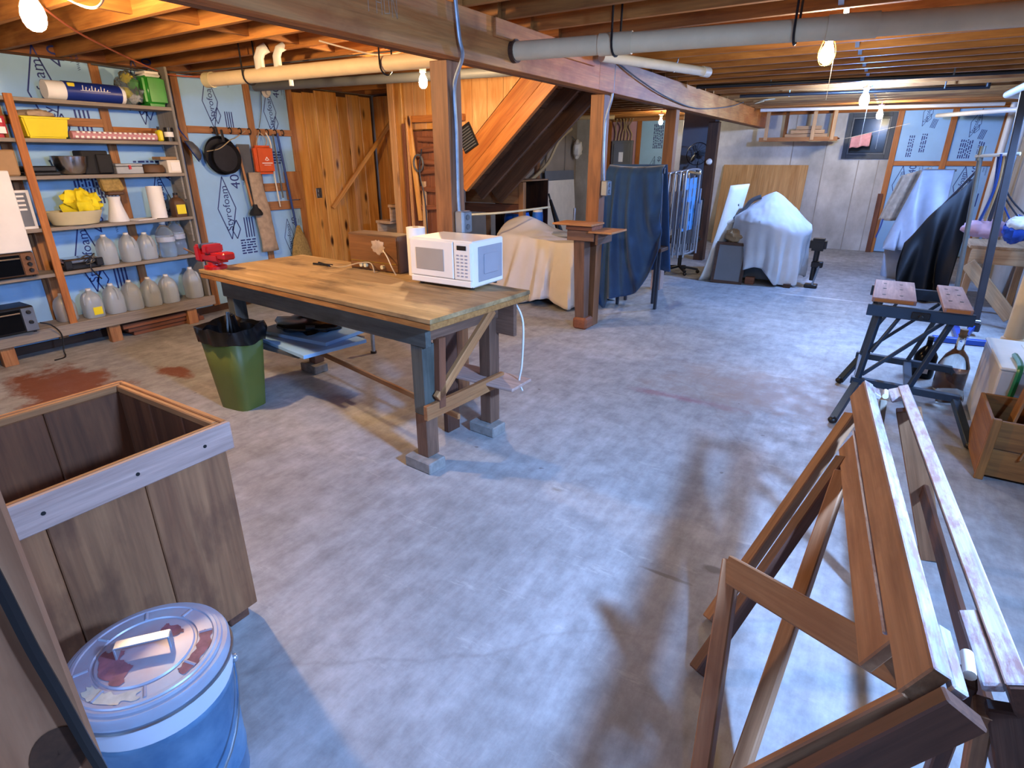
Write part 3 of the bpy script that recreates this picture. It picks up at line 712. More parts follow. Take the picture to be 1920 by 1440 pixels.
t = tag(MB().cyl((TX+.03, 2.52, z+.035), (TX+.03, 3.24, z+.035), .034, n=16).build('patterned_roll', 'pink', smooth=True), 'long pink and white patterned paper roll lying on the second shelf', 'paper roll')
mb = MB()
for i in range(16):
    y = 2.54+.043*i; mb.box((TX+.055, y, z+.012), (TX+.0645, y+.022, z+.03)); mb.box((TX+.045, y+.018, z+.052), (TX+.062, y+.038, z+.066))
tag(mb.build('white_print', 'paper', t), kind='stuff')
t = thing('tin_can', 'black and white tin can at the right end of the second shelf', 'can', (TX+.05, 3.38, z))
MB().cyl((TX+.05, 3.36, z), (TX+.05, 3.36, z+.125), .04, n=16).build('can', 'black', t, True)
MB().cyl((TX+.05, 3.36, z+.04), (TX+.05, 3.36, z+.085), .041, n=16).build('label', 'paper', t, True)
t = tag(MB().box((TX, 3.25, z), (TX+.07, 3.3, z+.1)).build('small_bottle', 'yellow', bev=.012, smooth=True), 'small yellow and black bottle beside the tin can', 'bottle')
MB().cyl((TX+.035, 3.275, z+.1), (TX+.035, 3.275, z+.13), .012, n=10).build('cap', 'black', t)
# ---- third shelf
z = ZS[2]+.001
o = tag(MB().box((TX-.1, 1.82, z), (TX+.1, 2.06, z+.2)).build('paper_sack', 'tan', bev=.012), 'brown paper sack at the left end of the third shelf', 'bag')
o = tag(MB().box((TX-.12, 2.08, z), (TX+.1, 2.34, z+.03)).box((TX-.11, 2.1, z+.03), (TX+.09, 2.32, z+.075)).build('baking_tray', 'black', bev=.008), 'low black tray beside the steel bowl', 'tray')
t = thing('mixing_bowl', 'shiny steel mixing bowl on the third shelf', 'bowl', (TX+.02, 2.47, z))
MB().lathe([(.05, 0), (.09, .012), (.125, .07), (.137, .15), (.145, .155), (.133, .15), (.12, .07), (.085, .018), (.001, .012)], (TX+.0, 2.47, z), 28).build('bowl', 'chrome', t, True)
t = thing('black_box', 'tall black plastic case behind the steel bowl', 'case', (TX-.06, 2.68, z))
MB().box((TX-.14, 2.56, z), (TX+.02, 2.78, z+.2)).build('case', 'black_matte', t, bev=.008)
MB().box((TX+.021, 2.67, z+.01), (TX+.05, 2.79, z+.17)).build('front_flap', 'black_matte', t, bev=.006)
t = thing('cash_box', 'flat light grey metal box with a small latch', 'metal box', (TX, 2.91, z))
MB().box((TX-.1, 2.79, z), (TX+.09, 3.03, z+.065)).build('box', 'grey_box', t, bev=.005)
MB().box((TX-.1, 2.79, z+.067), (TX+.09, 3.03, z+.09)).build('lid', 'grey_box', t, bev=.005)
MB().box((TX+.09, 2.9, z+.04), (TX+.1, 2.92, z+.075)).build('latch', 'red_pack', t)
o = tag(MB().lathe([(.1, 0), (.115, .01), (.115, .05), (.1, .075), (.03, .085)], (TX, 3.15, z), 20).build('wooden_tub', 'brown', smooth=True), 'low round brown tub beside the grey metal box', 'tub')
t = thing('small_carton', 'small white and brown carton at the right end of the third shelf', 'carton', (TX, 3.33, z))
MB().box((TX-.07, 3.27, z), (TX+.08, 3.4, z+.12)).build('carton', 'white_warm', t, bev=.004)
MB().box((TX-.09, 3.22, z+.122), (TX+.07, 3.38, z+.15)).build('lid', 'tan', t, bev=.004)
MB().box((TX+.081, 3.3, z+.02), (TX+.084, 3.39, z+.1)).build('label', 'paper', t)
# ---- fourth shelf
z = ZS[3]+.001
t = thing('slatted_panel', 'white framed glass panel with dark green stripes at the left of the fourth shelf', 'panel', (TX+.06, 2.0, z))
MB().box((TX+.05, 1.78, z), (TX+.06, 2.08, z+.31)).build('pane', 'grey_panel', t)
for a, b in (((1.78, z), (1.8, z+.31)), ((2.06, z), (2.08, z+.31)), ((1.8, z), (2.06, z+.02)), ((1.8, z+.29), (2.06, z+.31))): MB().box((TX+.045, a[0], a[1]), (TX+.07, b[0], b[1])).build('white_frame', 'white', t)
for i in range(4): MB().box((TX+.061, 1.82, z+.15+.035*i), (TX+.066, 2.04, z+.165+.035*i)).build('slat', 'white', t)
t = thing('wash_basin', 'wide cream plastic basin on the fourth shelf', 'basin', (TX, 2.39, z))
MB().lathe([(.15, 0), (.175, .01), (.215, .1), (.225, .122), (.205, .12), (.165, .02), (.001, .012)], (0, 0, 0), 28, Matrix.Diagonal((.72, 1.02, 1))).xf(Matrix.Translation((TX+.01, 2.39, z))).build('basin', 'beige', t, True)
o = tag(blob((TX+.0, 2.47, z+.17), (.11, .14, .12), 5, .5, 26, 18).build('yellow_bag', 'yellow_cloth', smooth=True), 'crumpled bright yellow cloth bag heaped in the cream basin', 'cloth bag')
t = thing('pitcher', 'white flared ceramic pitcher beside the basin', 'pitcher', (TX, 2.74, z))
MB().lathe([(.085, 0), (.088, .01), (.06, .12), (.048, .19), (.055, .225), (.048, .22), (.03, .1), (.001, .02)], (TX+.02, 2.74, z), 20).build('body', 'white', t, True)
t = thing('scrub_brush', 'mustard yellow brush hanging under the third shelf above the pitcher', 'brush', (TX, 2.75, z+.24))
MB().prism([(-.1, .4), (.06, .4), (.1, .29), (.07, .27), (-.08, .27)], Matrix(((0, 0, 1, TX-.03), (1, 0, 0, 2.75), (0, 1, 0, z), (0, 0, 0, 1))), .08).build('bristles', 'straw', t, bev=.01)
MB().box((TX-.03, 2.69, z+.235), (TX+.055, 2.83, z+.27)).build('back', 'brown', t, bev=.01)
mb = MB().box((TX-.1, 2.84, z), (TX+.1, 3.04, z+.006))
o = tag(mb.build('paper_sheets', 'paper'), 'loose white paper sheets lying between pitcher and paper roll', 'paper'); o.rotation_euler.z = .25
t = thing('paper_roll', 'upright white paper towel roll on the fourth shelf', 'paper towels', (TX, 3.13, z))
MB().cyl((TX+.02, 3.12, z), (TX+.0, 3.13, z+.3), .07, n=20).build('roll', 'paper', t, True)
MB().cyl((TX+.0, 3.13, z+.3), (TX+.0, 3.13, z+.302), .02, n=12).build('core', 'tan', t)
t = thing('oil_bottle', 'dark bottle with a yellow label at the right end of the fourth shelf', 'bottle', (TX+.03, 3.31, z))
MB().lathe([(.06, 0), (.063, .01), (.063, .14), (.05, .17), (.02, .19), (.02, .21)], (TX+.03, 3.31, z), 16, sq=4).build('body', 'brown', t, True)
MB().box((TX+.093, 3.265, z+.03), (TX+.096, 3.355, z+.12)).build('label', 'yellow', t)
MB().cyl((TX+.03, 3.31, z+.21), (TX+.03, 3.31, z+.23), .022, n=12).build('cap', 'black', t)
# ---- jugs
def jug(x, y, z, label, rot=0, h=.27, lab=None, r=.074):
    t = thing('water_jug', label, 'jug', (x, y, z), 'translucent water jugs')
    k = h/.27
    MB().lathe([(r*.92, 0), (r, .012), (r*1.02, .12*k), (r, .15*k), (r*.88, .19*k), (r*.66, .222*k), (.026, .244*k), (.021, .256*k)], (x, y, z), 20, sq=3.5).build('body', 'jug', t, True)
    MB().lathe([(.022, .25*k), (.022, h), (.001, h)], (x, y, z), 12).build('cap', 'white', t, True)
    a = math.radians(rot); d = V((math.cos(a), math.sin(a), 0))
    c = V((x, y, z))
    MB().tube(bez([c+d*.03+V((0, 0, .225*k)), c+d*.06+V((0, 0, .225*k)), c+d*(r*1.0)+V((0, 0, .19*k)), c+d*(r*1.04)+V((0, 0, .13*k))], 4), .011, 8).build('handle', 'jug', t, True)
    if lab: MB().box((x+r*1.0, y-.03, z+.03), (x+r*1.045, y+.045, z+.1)).build('label', lab, t)
    return t
z = ZS[4]+.001
jug(TX-.02, 2.585, z, 'leftmost water jug on the fifth shelf beside the waffle iron', -30)
jug(TX-.0, 2.775, z, 'middle water jug of the three on the fifth shelf', 20)
jug(TX-.02, 2.95, z, 'rightmost cloudy water jug on the fifth shelf', 20, .255)
def bottle(x, y, z, label, h=.33, r=.085):
    t = thing('clear_bottle', label, 'bottle', (x, y, z), 'large clear bottles')
    MB().lathe([(r*.9, 0), (r, .015), (r, h*.35), (r*.93, h*.4), (r, h*.45), (r, h*.68), (r*.7, h*.85), (.028, h*.94), (.026, h)], (x, y, z), 20).build('body', 'clear', t, True)
    MB().cyl((x, y, z+h-.005), (x, y, z+h+.015), .029, n=14).build('cap', 'white', t)
    MB().cyl((x, y, z+h*.46), (x, y, z+h*.6), r*1.005, n=20, cap=False).build('label', 'plastic_sheet', t, True)
    return t
bottle(TX+.02, 3.125, z, 'large clear ribbed bottle with a pale label beside the jugs')
bottle(TX-.06, 3.28, z, 'large clear bottle in the corner of the fifth shelf', .345)
t = thing('waffle_iron', 'black and chrome waffle iron with a coiled cord on the fifth shelf', 'waffle iron', (TX, 2.33, z))
MB().box((TX-.1, 2.17, z), (TX+.1, 2.47, z+.05)).build('base', 'black', t, bev=.012)
MB().box((TX-.09, 2.18, z+.052), (TX+.1, 2.46, z+.1)).build('lid', 'chrome', t, bev=.015, smooth=True)
for y in (2.17, 2.42): MB().box((TX+.1, y, z+.02), (TX+.125, y+.06, z+.09)).build('handle', 'black', t, bev=.006)
hose('cord', 'black', [(TX+.13, 2.28, z+.09), (TX+.12, 2.36, z+.12), (TX+.14, 2.4, z+.07), (TX+.13, 2.33, z+.05), (TX+.12, 2.42, z+.13), (TX+.13, 2.36, z+.015), (TX+.14, 2.42, z-.1)], .006, t)
z = .259
for y, h, lab, rot, w in ((2.14, .25, None, 0, 'water jug half hidden behind the front shelf post'), (2.335, .265, 'yellow', -60, 'water jug with a yellow label on the bottom shelf'), (2.525, .28, None, 10, 'third water jug from the left on the bottom shelf'), (2.69, .285, None, -40, 'fourth water jug from the left on the bottom shelf'), (2.87, .285, None, -20, 'fifth water jug from the left on the bottom shelf'), (3.05, .285, None, -60, 'sixth water jug from the left on the bottom shelf'), (3.31, .32, None, 30, 'rightmost jug on the bottom shelf beneath the red vise')):
    jug(TX+.01 if y != 2.14 else TX-.06, y, z, w, rot, h, lab, .078)
for i in range(3):
    o = slab('scrap_board', 'brown_red', (-6.3+.02*i, 2.62-.05*i, .001+.045*i), (-6.12+.02*i, 3.35-.06*i, .044+.045*i))
    tag(o, ('lowest', 'middle', 'topmost')[i]+' brown board stacked under the bottom shelf', 'board', 'boards under the shelf')
# ---- left end: toaster ovens and a white box
def oven(name, x, y, z, w, d, h, body, label, knobs, panel):
    t = thing(name, label, 'toaster oven', (x, y, z))
    MB().box((x-d/2, y-w/2, z+.015), (x+d/2, y+w/2, z+h)).build('body', body, t, bev=.01)
    MB().box((x+d/2, y-w/2+.01, z+.03), (x+d/2+.01, y+w*.22, z+h-.02)).build('glass_door', 'glass_dark', t, bev=.003)
    MB().cyl((x+d/2+.028, y-w/2+.03, z+h-.045), (x+d/2+.028, y+w*.19, z+h-.045), .007, n=8).build('door_handle', 'chrome', t)
    p = MB().box((x+d/2, y+w*.24, z+.02), (x+d/2+.008, y+w/2-.004, z+h-.012)).build('control_panel', panel, t, bev=.002)
    for k in range(knobs):
        zz = z+h-.05-(h-.06)*k/max(knobs, 1); MB().cyl((x+d/2+.008, y+w*.37, zz), (x+d/2+.028, y+w*.37, zz), .018, .014, 12).build('knob', 'black', p, True)
    for sy in (-1, 1):
        for sx in (-1, 1): MB().cyl((x+sx*d*.4, y+sy*w*.42, z), (x+sx*d*.4, y+sy*w*.42, z+.016), .012, n=8).build('foot', 'black', t)
    return t
oven('toaster_oven', -6.12, 1.78, .717, .36, .24, .21, 'brown', 'brown toaster oven with three knobs on the left of the fifth shelf', 3, 'radio_wood')
oven('toaster_oven', -6.1, 1.66, .263, .36, .25, .23, 'black', 'black and silver toaster oven on the left of the bottom shelf', 2, 'steel')
o = tag(hose('power_cord', 'black', [(-6.0, 1.86, .33), (-5.96, 1.92, .3), (-5.98, 1.98, .2), (-5.97, 1.96, .06), (-5.93, 1.94, .008), (-5.9, 1.85, .008)], .006), 'black power cord hanging from the toaster oven to the floor', 'cord')
t = thing('white_box', 'large plain white box on the brown toaster oven at the left edge', 'box', (-6.05, 1.8, .93))
MB().box((-6.1, 1.62, .931), (-5.98, 1.955, 1.56)).build('carton', 'white', t, bev=.006)
# ================================================================== HANGING ON THE LEFT WALL
XW = XL+.085
hk = thing('hook_rail', 'row of dark iron hooks screwed to the wall rail', 'hooks', (XW, 4.5, 1.93))
for y in (3.95, 4.16, 4.28, 4.4, 4.52, 4.63, 4.74, 4.84):
    MB().tube(bez([(XW-.004, y, 1.96), (XW+.03, y, 1.965), (XW+.05, y, 1.935), (XW+.035, y, 1.905), (XW+.015, y, 1.915)], 4), .006, 6).build('hook', 'iron', hk, True)
def skillet(y, z, r, x, label, handle=.16, group=None, lean=0):
    t = thing('skillet', label, 'pan', (x, y, z-r), group)
    M = Matrix.Translation((x, y, z)) @ Matrix.Rotation(math.radians(90), 4, 'Y')
    MB().lathe([(r*.88, 0), (r, .04), (r*.985, .045), (r*.85, .006), (.001, .006)], n=30, M=M).build('pan', 'iron', t, True)
    board('handle', 'iron', (x+.025, y, z+r*.95), (x+.022, y-.01, z+r+handle), .03, .014, t, (1, 0, 0), .005)
    return t
skillet(4.0, 1.68, .2, XW+.005, 'larger black cast iron skillet hanging on the wall rail behind another', .09)
skillet(4.03, 1.655, .165, XW+.055, 'smaller black cast iron skillet hanging in front of the larger one', .12)
t = thing('wok_lid', 'dark pan hung edge-on against the end of the shelving', 'pan', (-6.22, 3.5, 1.93))
M = Matrix.Translation((-6.22, 3.442, 2.09)) @ Matrix.Rotation(math.radians(-90), 4, 'X')
MB().lathe([(.155, 0), (.15, .02), (.1, .05), (.02, .06), (.001, .06)], n=28, M=M).build('pan', 'iron', t, True)
MB().tube([(-6.22, 3.45, 2.23), (-6.22, 3.455, 2.33)], .01, 6).build('handle', 'iron', t)
t = thing('strainer', 'dark mesh strainer hanging at the end of the shelving', 'strainer', (-6.25, 3.6, 1.6))
M = Matrix.Translation((-6.24, 3.64, 1.72)) @ Matrix.Rotation(math.radians(-60), 4, 'X') @ Matrix.Rotation(math.radians(25), 4, 'Y')
MB().lathe([(.11, 0), (.1, .03), (.07, .06), (.001, .075)], n=24, M=M).build('mesh_bowl', 'grey_dark', t, True, solid=.002)
MB().tube([M @ V((.113*math.cos(a*math.pi/12), .113*math.sin(a*math.pi/12), 0)) for a in range(24)], .005, 5, True).build('rim', 'navy', t, True)
MB().tube(bez([(-6.24, 3.62, 1.83), (-6.26, 3.58, 1.9), (-6.28, 3.56, 1.96)], 4), .006, 6).build('handle', 'navy', t)
t = thing('plunger', 'wooden handled black plunger hanging beside the skillets', 'plunger', (XW+.06, 4.28, 1.03))
board('handle', 'stud', (XW+.03, 4.21, 1.77), (XW+.05, 4.27, 1.13), .024, .024, t)
MB().lathe([(.07, 0), (.075, .02), (.055, .06), (.03, .085), (.025, .12)], (XW+.085, 4.28, 1.03), 18).build('rubber_cup', 'black_matte', t, True)
t = thing('dust_pan', 'grey metal dustpan hanging behind the plunger', 'dustpan', (XW+.01, 4.3, 1.5))
MB().box((XW+.001, 4.22, 1.42), (XW+.012, 4.38, 1.8)).build('blade', 'grey_dark', t, bev=.004)
t = thing('orange_bag', 'small orange stuff sack with white print hanging from a hook', 'bag', (XW+.06, 4.5, 1.48))
MB().box((XW+.015, 4.38, 1.48), (XW+.1, 4.63, 1.79)).build('sack', 'orange_bag', t, True, .03, seg=3)
mb = MB(); B = Matrix(((0, 0, 1, XW+.1015), (1, 0, 0, 4.52), (0, 1, 0, 1.63), (0, 0, 0, 1)))
for a, b in (((-.025, 0), (0, .035)), ((0, .035), (.025, 0)), ((-.012, 0), (.012, 0))): line2(mb, a, b, .008, B)
for i, w in enumerate((.07, .045)): line2(mb, (-w, -.03-.022*i), (w, -.03-.022*i), .009 if i == 0 else .005, B)
mb.build('white_print', 'paper', t)
for y in (4.44, 4.56): hose('cord', 'tan_cloth', [(XW+.05, y, 1.78), (XW+.06, y+.02, 1.86), (XW+.045, 4.51, 1.93)], .006, t)
t = thing('canvas_bag', 'long beige canvas bag hanging below the orange sack', 'bag', (XW+.05, 4.4, .62))
def cv(u, v):
    a = 2*math.pi*u; w = .075+.03*v+.02*nz(u*4, v*3, 1); return V((XW+.055+.04*math.cos(a)*(.6+.4*v)+.012*nz(v*6, u*5, 3), 4.36+.06*v+w*math.sin(a)*1.05, 1.5-.9*v))
MB().grid(cv, 20, 16, True).build('bag', 'tan_cloth', t, True, solid=.004)
t = thing('rope', 'white rope hanging from the wall hooks', 'rope', (XW+.03, 4.6, 1.1))
hose('rope', 'cable_white', [(XW+.04, 4.6, 1.93), (XW+.06, 4.63, 1.8), (XW+.03, 4.64, 1.5), (XW+.03, 4.66, 1.1)], .008, t)
t = thing('broom', 'straw broom with a blue handle hanging against the wall', 'broom', (XW+.06, 4.85, .45))
MB().cyl((XW+.03, 4.76, 1.93), (XW+.05, 4.84, .83), .014, n=10).build('handle', 'navy', t, True)
MB().lathe([(.16, 0), (.15, .06), (.1, .24), (.045, .36), (.025, .42)], (0, 0, 0), 20, Matrix.Diagonal((.3, 1, 1))).xf(Matrix.Translation((XW+.06, 4.86, .44))).build('straw_head', 'straw', t, True)
t = thing('stick', 'thin grey stick hanging beside the blue broom handle', 'stick', (XW+.03, 4.7, 1.2))
MB().cyl((XW+.03, 4.7, 1.92), (XW+.03, 4.72, 1.2), .009, n=8).build('stick', 'grey_dark', t, True)
t = thing('wire', 'thin dark wire running down the insulation beside the rail', 'wire', (XW, 4.5, 1.95))
hose('wire', 'grey_dark', [(XW, 4.65, 2.45), (XW, 4.62, 2.2), (XW, 4.55, 1.98)], .004, t)
hose('wire', 'cable_tan', [(XW, 3.85, 1.72), (XW+.1, 3.95, 1.75), (XW+.1, 4.1, 1.84), (XW+.03, 4.2, 1.86), (XW+.02, 4.35, 1.94)], .005, t)
t = tag(MB().lathe([(.05, 0), (.055, .01), (.03, .03), (.028, .06)], (0, 0, 0), 16, Matrix.Rotation(math.radians(90), 4, 'Y')).xf(Matrix.Translation((XL+.06, 4.72, 2.36))).build('wall_socket', 'white', smooth=True), 'white porcelain socket on the insulation below the drain pipe', 'light socket')
# ================================================================== STAIRS (rising to the right, seen from the side and below)
YS0, YS1 = 5.5, 6.45
st = thing('staircase', 'enclosed wooden staircase rising to the right behind the posts', 'stairs', (-5.0, 6.0, 0))
def sz(x, off=0): return 1.29+.9*(x+4.1)+off
for k in range(9):
    x = -6.3+.235*k; z = .205*(k+1)+.08
    slab('tread', 'lumber', (x-.02, YS0+.06, z-.035), (x+.235, YS1-.08, z), st)
    slab('riser', 'lumber', (x, YS0+.06, z-.205), (x+.018, YS1-.08, z-.036), st)
cs = math.cos(math.atan(.9))
def strp(name, m, y, xa, xb, o0, o1, th):
    oc = (o0+o1)/2; return board(name, m, (xa, y, sz(xa, oc)), (xb, y, sz(xb, oc)), th, (o1-o0)*cs, st, (0, 0, 1))
strp('stringer', 'pine_red', YS0, -4.3, -2.9, .17, .44, .04)
strp('stringer_trim', 'pine_red', YS0+.005, -4.12, -2.85, -.01, .165, .06)
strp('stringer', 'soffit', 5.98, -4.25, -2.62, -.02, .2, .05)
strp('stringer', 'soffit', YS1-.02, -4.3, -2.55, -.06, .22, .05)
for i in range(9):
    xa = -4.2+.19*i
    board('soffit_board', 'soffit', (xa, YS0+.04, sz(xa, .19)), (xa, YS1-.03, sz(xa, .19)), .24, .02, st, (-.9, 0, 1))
board('handrail', 'pine', (-6.33, 5.5, 1.03), (-6.0, 6.4, 2.12), .045, .05, st)
# back wall of the stair well and the partition on its near side
wall_stairwell = struct(MB().box((XL+.05, YS1+.02, 0), (-4.9, YS1+.04, ZJ-.01)).build('wall_stairwell', 'brown_dark'))
x = XL+.05
for w in (.21, .24, .2, .26, .22, .24):
    slab('plank', 'pine', (x+.002, YS1-.004, .02), (x+w-.002, YS1+.02, ZJ-.02), wall_stairwell, bev=.005); x += w
YP = YS0-.02
wall_partition = struct(MB().box((-4.9, YS0, 0), (-4.15, YS0+.015, 1.95)).build('wall_partition', 'brown_dark'))
slab('newel', 'pine_pale', (-5.13, YP-.05, 0), (-5.04, YP+.05, ZJ-.005), wall_partition)
slab('newel', 'pine', (-5.035, YP-.035, 0), (-4.93, YP+.05, ZJ-.005), wall_partition)
x = -4.925
for w, m in ((.15, 'pine_pale'), (.17, 'pine_pale'), (.15, 'pine'), (.16, 'pine_pale'), (.14, 'brown_red')):
    slab('plank', m, (x, YP, 1.96), (x+w-.004, YP+.022, ZJ-.015), wall_partition); x += w
x = -4.9
for w in (.1, .12, .09, .14, .11, .1, .09):
    slab('plank', 'brown_red', (x, YP-.006*random.random(), .02), (x+w-.004, YP+.02, 1.94), wall_partition); x += w
x = -4.16
while x < -2.7:      # boards above the stringer, cut to its slope
    w = .2; z0 = sz(x, .445); z1 = sz(x+w, .445); top = ZJ-.012
    if z0 > top-.02: break
    poly = [(x, z0), (x+w-.004, min(z1, top-.001)), (x+w-.004, top), (x, top)]
    MB().prism(poly, Matrix(((1, 0, 0, 0), (0, 0, 1, YP), (0, 1, 0, 0), (0, 0, 0, 1))), .02).build('plank', 'pine_pale_v', wall_partition); x += w
slab('ledger', 'stud_orange', (-4.86, YP-.06, 2.03), (-4.05, YP-.007, 2.1), wall_partition)
slab('post_timber', 'brown_red', (-4.28, YP-.09, 0), (-4.16, YP-.001, 2.02), wall_partition)
slab('post_timber', 'brown_red', (-4.155, YP-.06, 0), (-4.1, YP-.001, 1.38), wall_partition)
for i, (xa, xb, z0, z1, w, m, lab) in enumerate(((-4.84, -4.87, .0, 2.02, .045, 'brown_red', 'dark narrow board leaning beside the pine newel'), (-4.74, -4.79, .95, 2.1, .06, 'pine', 'pale pine board leaning left of the post with a conduit'), (-4.78, -4.82, .0, 2.06, .025, 'pine_pale', 'thin pale lath leaning among the lumber by the stairs'), (-4.62, -4.66, .0, 1.4, .05, 'lumber', 'short split board leaning against the post by the stairs'), (-4.36, -4.38, .0, 1.55, .04, 'pine_red', 'reddish stick leaning right of the post by the stairs'), (-4.33, -4.36, 1.35, 1.95, .07, 'stud_orange', 'orange pine offcut fixed right of the post by the stairs'))):
    o = board('leaning_board', m, (xa, YP-.12 if z0 < .5 else YP-.03, z0), (xb, YP-.09 if z1 > 2 else YP-.03, z1), w, .03, None, (0, 1, 0)); tag(o, lab, 'board', 'lumber leaning by the stairs')
for i, z in enumerate((1.1, 1.32, 1.5, 1.62, 1.74, 1.86)):
    o = board('split_log', 'brown_red', (-4.72, YP-.03, z), (-4.4, YP-.03, z+.02*(-1)**i), .045, .06, None, (0, 0, 1), .012); tag(o, ('lowest', 'second', 'third', 'fourth', 'fifth', 'topmost')[i]+' rough split wood piece fixed behind the conduit post, counting upwards', 'wood', 'split wood by the stairs')
t = thing('wire_coil', 'coil of black wire hanging on the lumber by the stairs', 'wire', (-4.7, YP-.1, 1.4))
hose('wire', 'black', [(-4.62, YP-.09, 1.75), (-4.66, YP-.1, 1.5), (-4.6, YP-.1, 1.2), (-4.58, YP-.11, .7), (-4.56, YP-.12, .3)], .008, t)
MB().tube([(-4.68+.07*math.cos(a*.5), YP-.09, 1.6+.09*math.sin(a*.5)) for a in range(0, 37)], .011, 6).build('coil', 'grey_dark', t, True)
t = thing('heat_register', 'black slotted vent cover hanging askew on the pine boards', 'vent cover', (-4.0, YP-.01, 1.75))
R = Matrix.Translation((-4.03, YP, 1.86)) @ Matrix.Rotation(math.radians(-28), 4, 'Y')
MB().box((-.1, -.02, -.13), (.1, -.001, .13)).xf(R).build('plate', 'black', t, bev=.003)
for i in range(8): MB().box((-.085, -.028, -.115+.028*i), (.085, -.02, -.103+.028*i)).xf(R).build('slat', 'grey_dark', t)
# cupboard and barrels below the stair
cb = thing('low_cupboard', 'low wooden cupboard built under the stairs', 'cupboard', (-4.4, 6.6, 0))
slab('front_board', 'stud', (-4.88, YS1+.1, 1.1), (-4.45, YS1+.12, 1.37), cb); slab('front_board', 'stud', (-4.445, YS1+.1, 1.1), (-4.02, YS1+.12, 1.37), cb)
slab('front_board', 'brown_red', (-4.88, YS1+.08, .98), (-4.02, YS1+.1, 1.095), cb)
slab('top_board', 'stud', (-4.88, YS1+.1, 1.372), (-4.02, 7.3, 1.39), cb)
slab('leg', 'stud', (-4.55, YS1+.1, 0), (-4.5, YS1+.15, .98), cb); slab('leg', 'stud', (-4.02, YS1+.08, 0), (-3.95, YS1+.15, 1.37), cb)
slab('back_board', 'brown_dark', (-4.9, 7.3, 0), (-4.02, 7.32, 1.39), cb)
for i, (x, y, r, lab) in enumerate(((-4.3, 6.95, .18, 'blue plastic barrel under the stair cupboard'), (-3.86, 6.75, .07, 'slim blue drum with a white lid beside the barrel'))):
    t = thing('barrel', lab, 'barrel', (x, y, 0)); h = .93 if i == 0 else 1.0
    MB().lathe([(r*.93, 0), (r, .04), (r, h*.3), (r*1.03, h*.32), (r, h*.34), (r, h*.66), (r*1.03, h*.68), (r, h*.7), (r, h*.95), (r*.93, h)], (x, y, 0), 24).build('body', 'blue_barrel', t, True)
    MB().cyl((x, y, h), (x, y, h+.03), r*.9, n=24).build('lid', 'white' if i else 'blue_barrel', t, True)
t = tag(hose('bamboo_pole', 'beige', [(-4.14, 5.33, 1.05), (-3.8, 5.8, 1.06), (-3.6, 6.6, 1.08), (-3.9, 6.52, 1.08)][:3], .013), 'horizontal bamboo pole behind the outlet box', 'pole')
t = tag(hose('tan_hose', 'cable_tan', [(-6.0, 11.9, 2.25), (-6.2, 11.7, 2.0), (-6.25, 11.3, 1.55), (-6.3, 10.6, 1.2), (-6.3, 9.9, 1.05), (-6.3, 9.2, 1.0)], .035), 'thick tan hose curving along the wall under the stairs', 'hose')
hg = thing('hanging_bag', 'pale plastic bag hanging behind the second post', 'bag', (-6.2, 12.6, 1.8))
blob((-6.27, 12.75, 1.85), (.1, .12, .2), 4, .3).build('bag', 'white_warm', hg, True)
MB().tube([(-6.3, 12.75, 2.0), (-6.42, 12.75, 2.12)], .01, 6).build('hook', 'steel', hg)
bp = thing('white_board', 'white stained cardboard sheet with a grey top leaning under the stairs', 'cardboard', (-6.0, 11.9, 0))
board('sheet', 'white_warm', (-6.2, 12.0, 0), (-6.3, 12.0, 1.2), 1.35, .02, bp, (1, 0, 0))
board('grey_top', 'grey_panel', (-6.302, 12.0, 1.2), (-6.32, 12.0, 1.4), 1.35, .02, bp, (1, 0, 0))
# ================================================================== WORKBENCH
wb = thing('workbench', 'big wooden workbench with a worn plywood top and grey skirt', 'workbench', (-2.85, 2.55, 0))
A0 = V((-4.04, 2.24, 0)); U = V((-1.77, 2.06, 0))-A0; Lb = U.length; U.normalize(); Wv = V((-U.y, U.x, 0)); Db = .845
def bp3(u, w, z): return A0+U*u+Wv*w+V((0, 0, z))
TT = .92
board('plywood_top', 'benchtop', bp3(0, Db/2, TT-.012), bp3(Lb, Db/2, TT-.012), Db, .024, wb, bev=.002)
board('plywood_core', 'bench_edge', bp3(0.004, Db/2, TT-.042), bp3(Lb-.004, Db/2, TT-.042), Db-.008, .034, wb)
board('front_skirt', 'bench_skirt', bp3(.12, .1, TT-.125), bp3(Lb-.12, .1, TT-.125), .04, .13, wb)
board('back_skirt', 'bench_leg', bp3(.12, Db-.08, TT-.125), bp3(Lb-.12, Db-.08, TT-.125), .04, .13, wb)
for u in (.14, Lb-.16): board('end_rail', 'bench_leg', bp3(u, .12, TT-.115), bp3(u, Db-.1, TT-.115), .04, .1, wb)
board('end_board', 'bench_leg', bp3(Lb-.18, Db-.12, TT-.16), bp3(Lb-.02, Db-.12, TT-.16), .03, .2, wb, (0, 0, 1))
legs = [(Lb-.2, .13, 'bench_skirt'), (Lb-.2, Db-.15, 'bench_leg'), (.2, Db-.13, 'bench_leg'), (.2, .13, 'bench_skirt')]
for u, w, m in legs:
    p = bp3(u, w, .07); board('leg', 'bench_leg', p, bp3(u, w, .33), .09, .085, wb, U)
    board('leg', m, bp3(u, w, .331), bp3(u, w, TT-.19 if m == 'bench_skirt' else TT-.07), .092, .087, wb, U)
mr = (Lb-.2)
board('foot_rail', 'stud', bp3(mr+.065, .06, .36), bp3(mr+.065, Db-.1, .36), .03, .085, wb)
board('diagonal_brace', 'stud', bp3(mr+.07, .15, .42), bp3(mr+.07, Db-.2, TT-.1), .03, .055, wb)
board('upright_brace', 'brown_red', bp3(mr+.06, .18, .36), bp3(mr+.06, .2, TT-.16), .05, .05, wb, U)
board('upright_brace', 'saw_dark', bp3(mr-.2, Db-.3, .0), bp3(mr-.2, Db-.3, TT-.1), .11, .04, wb, U)
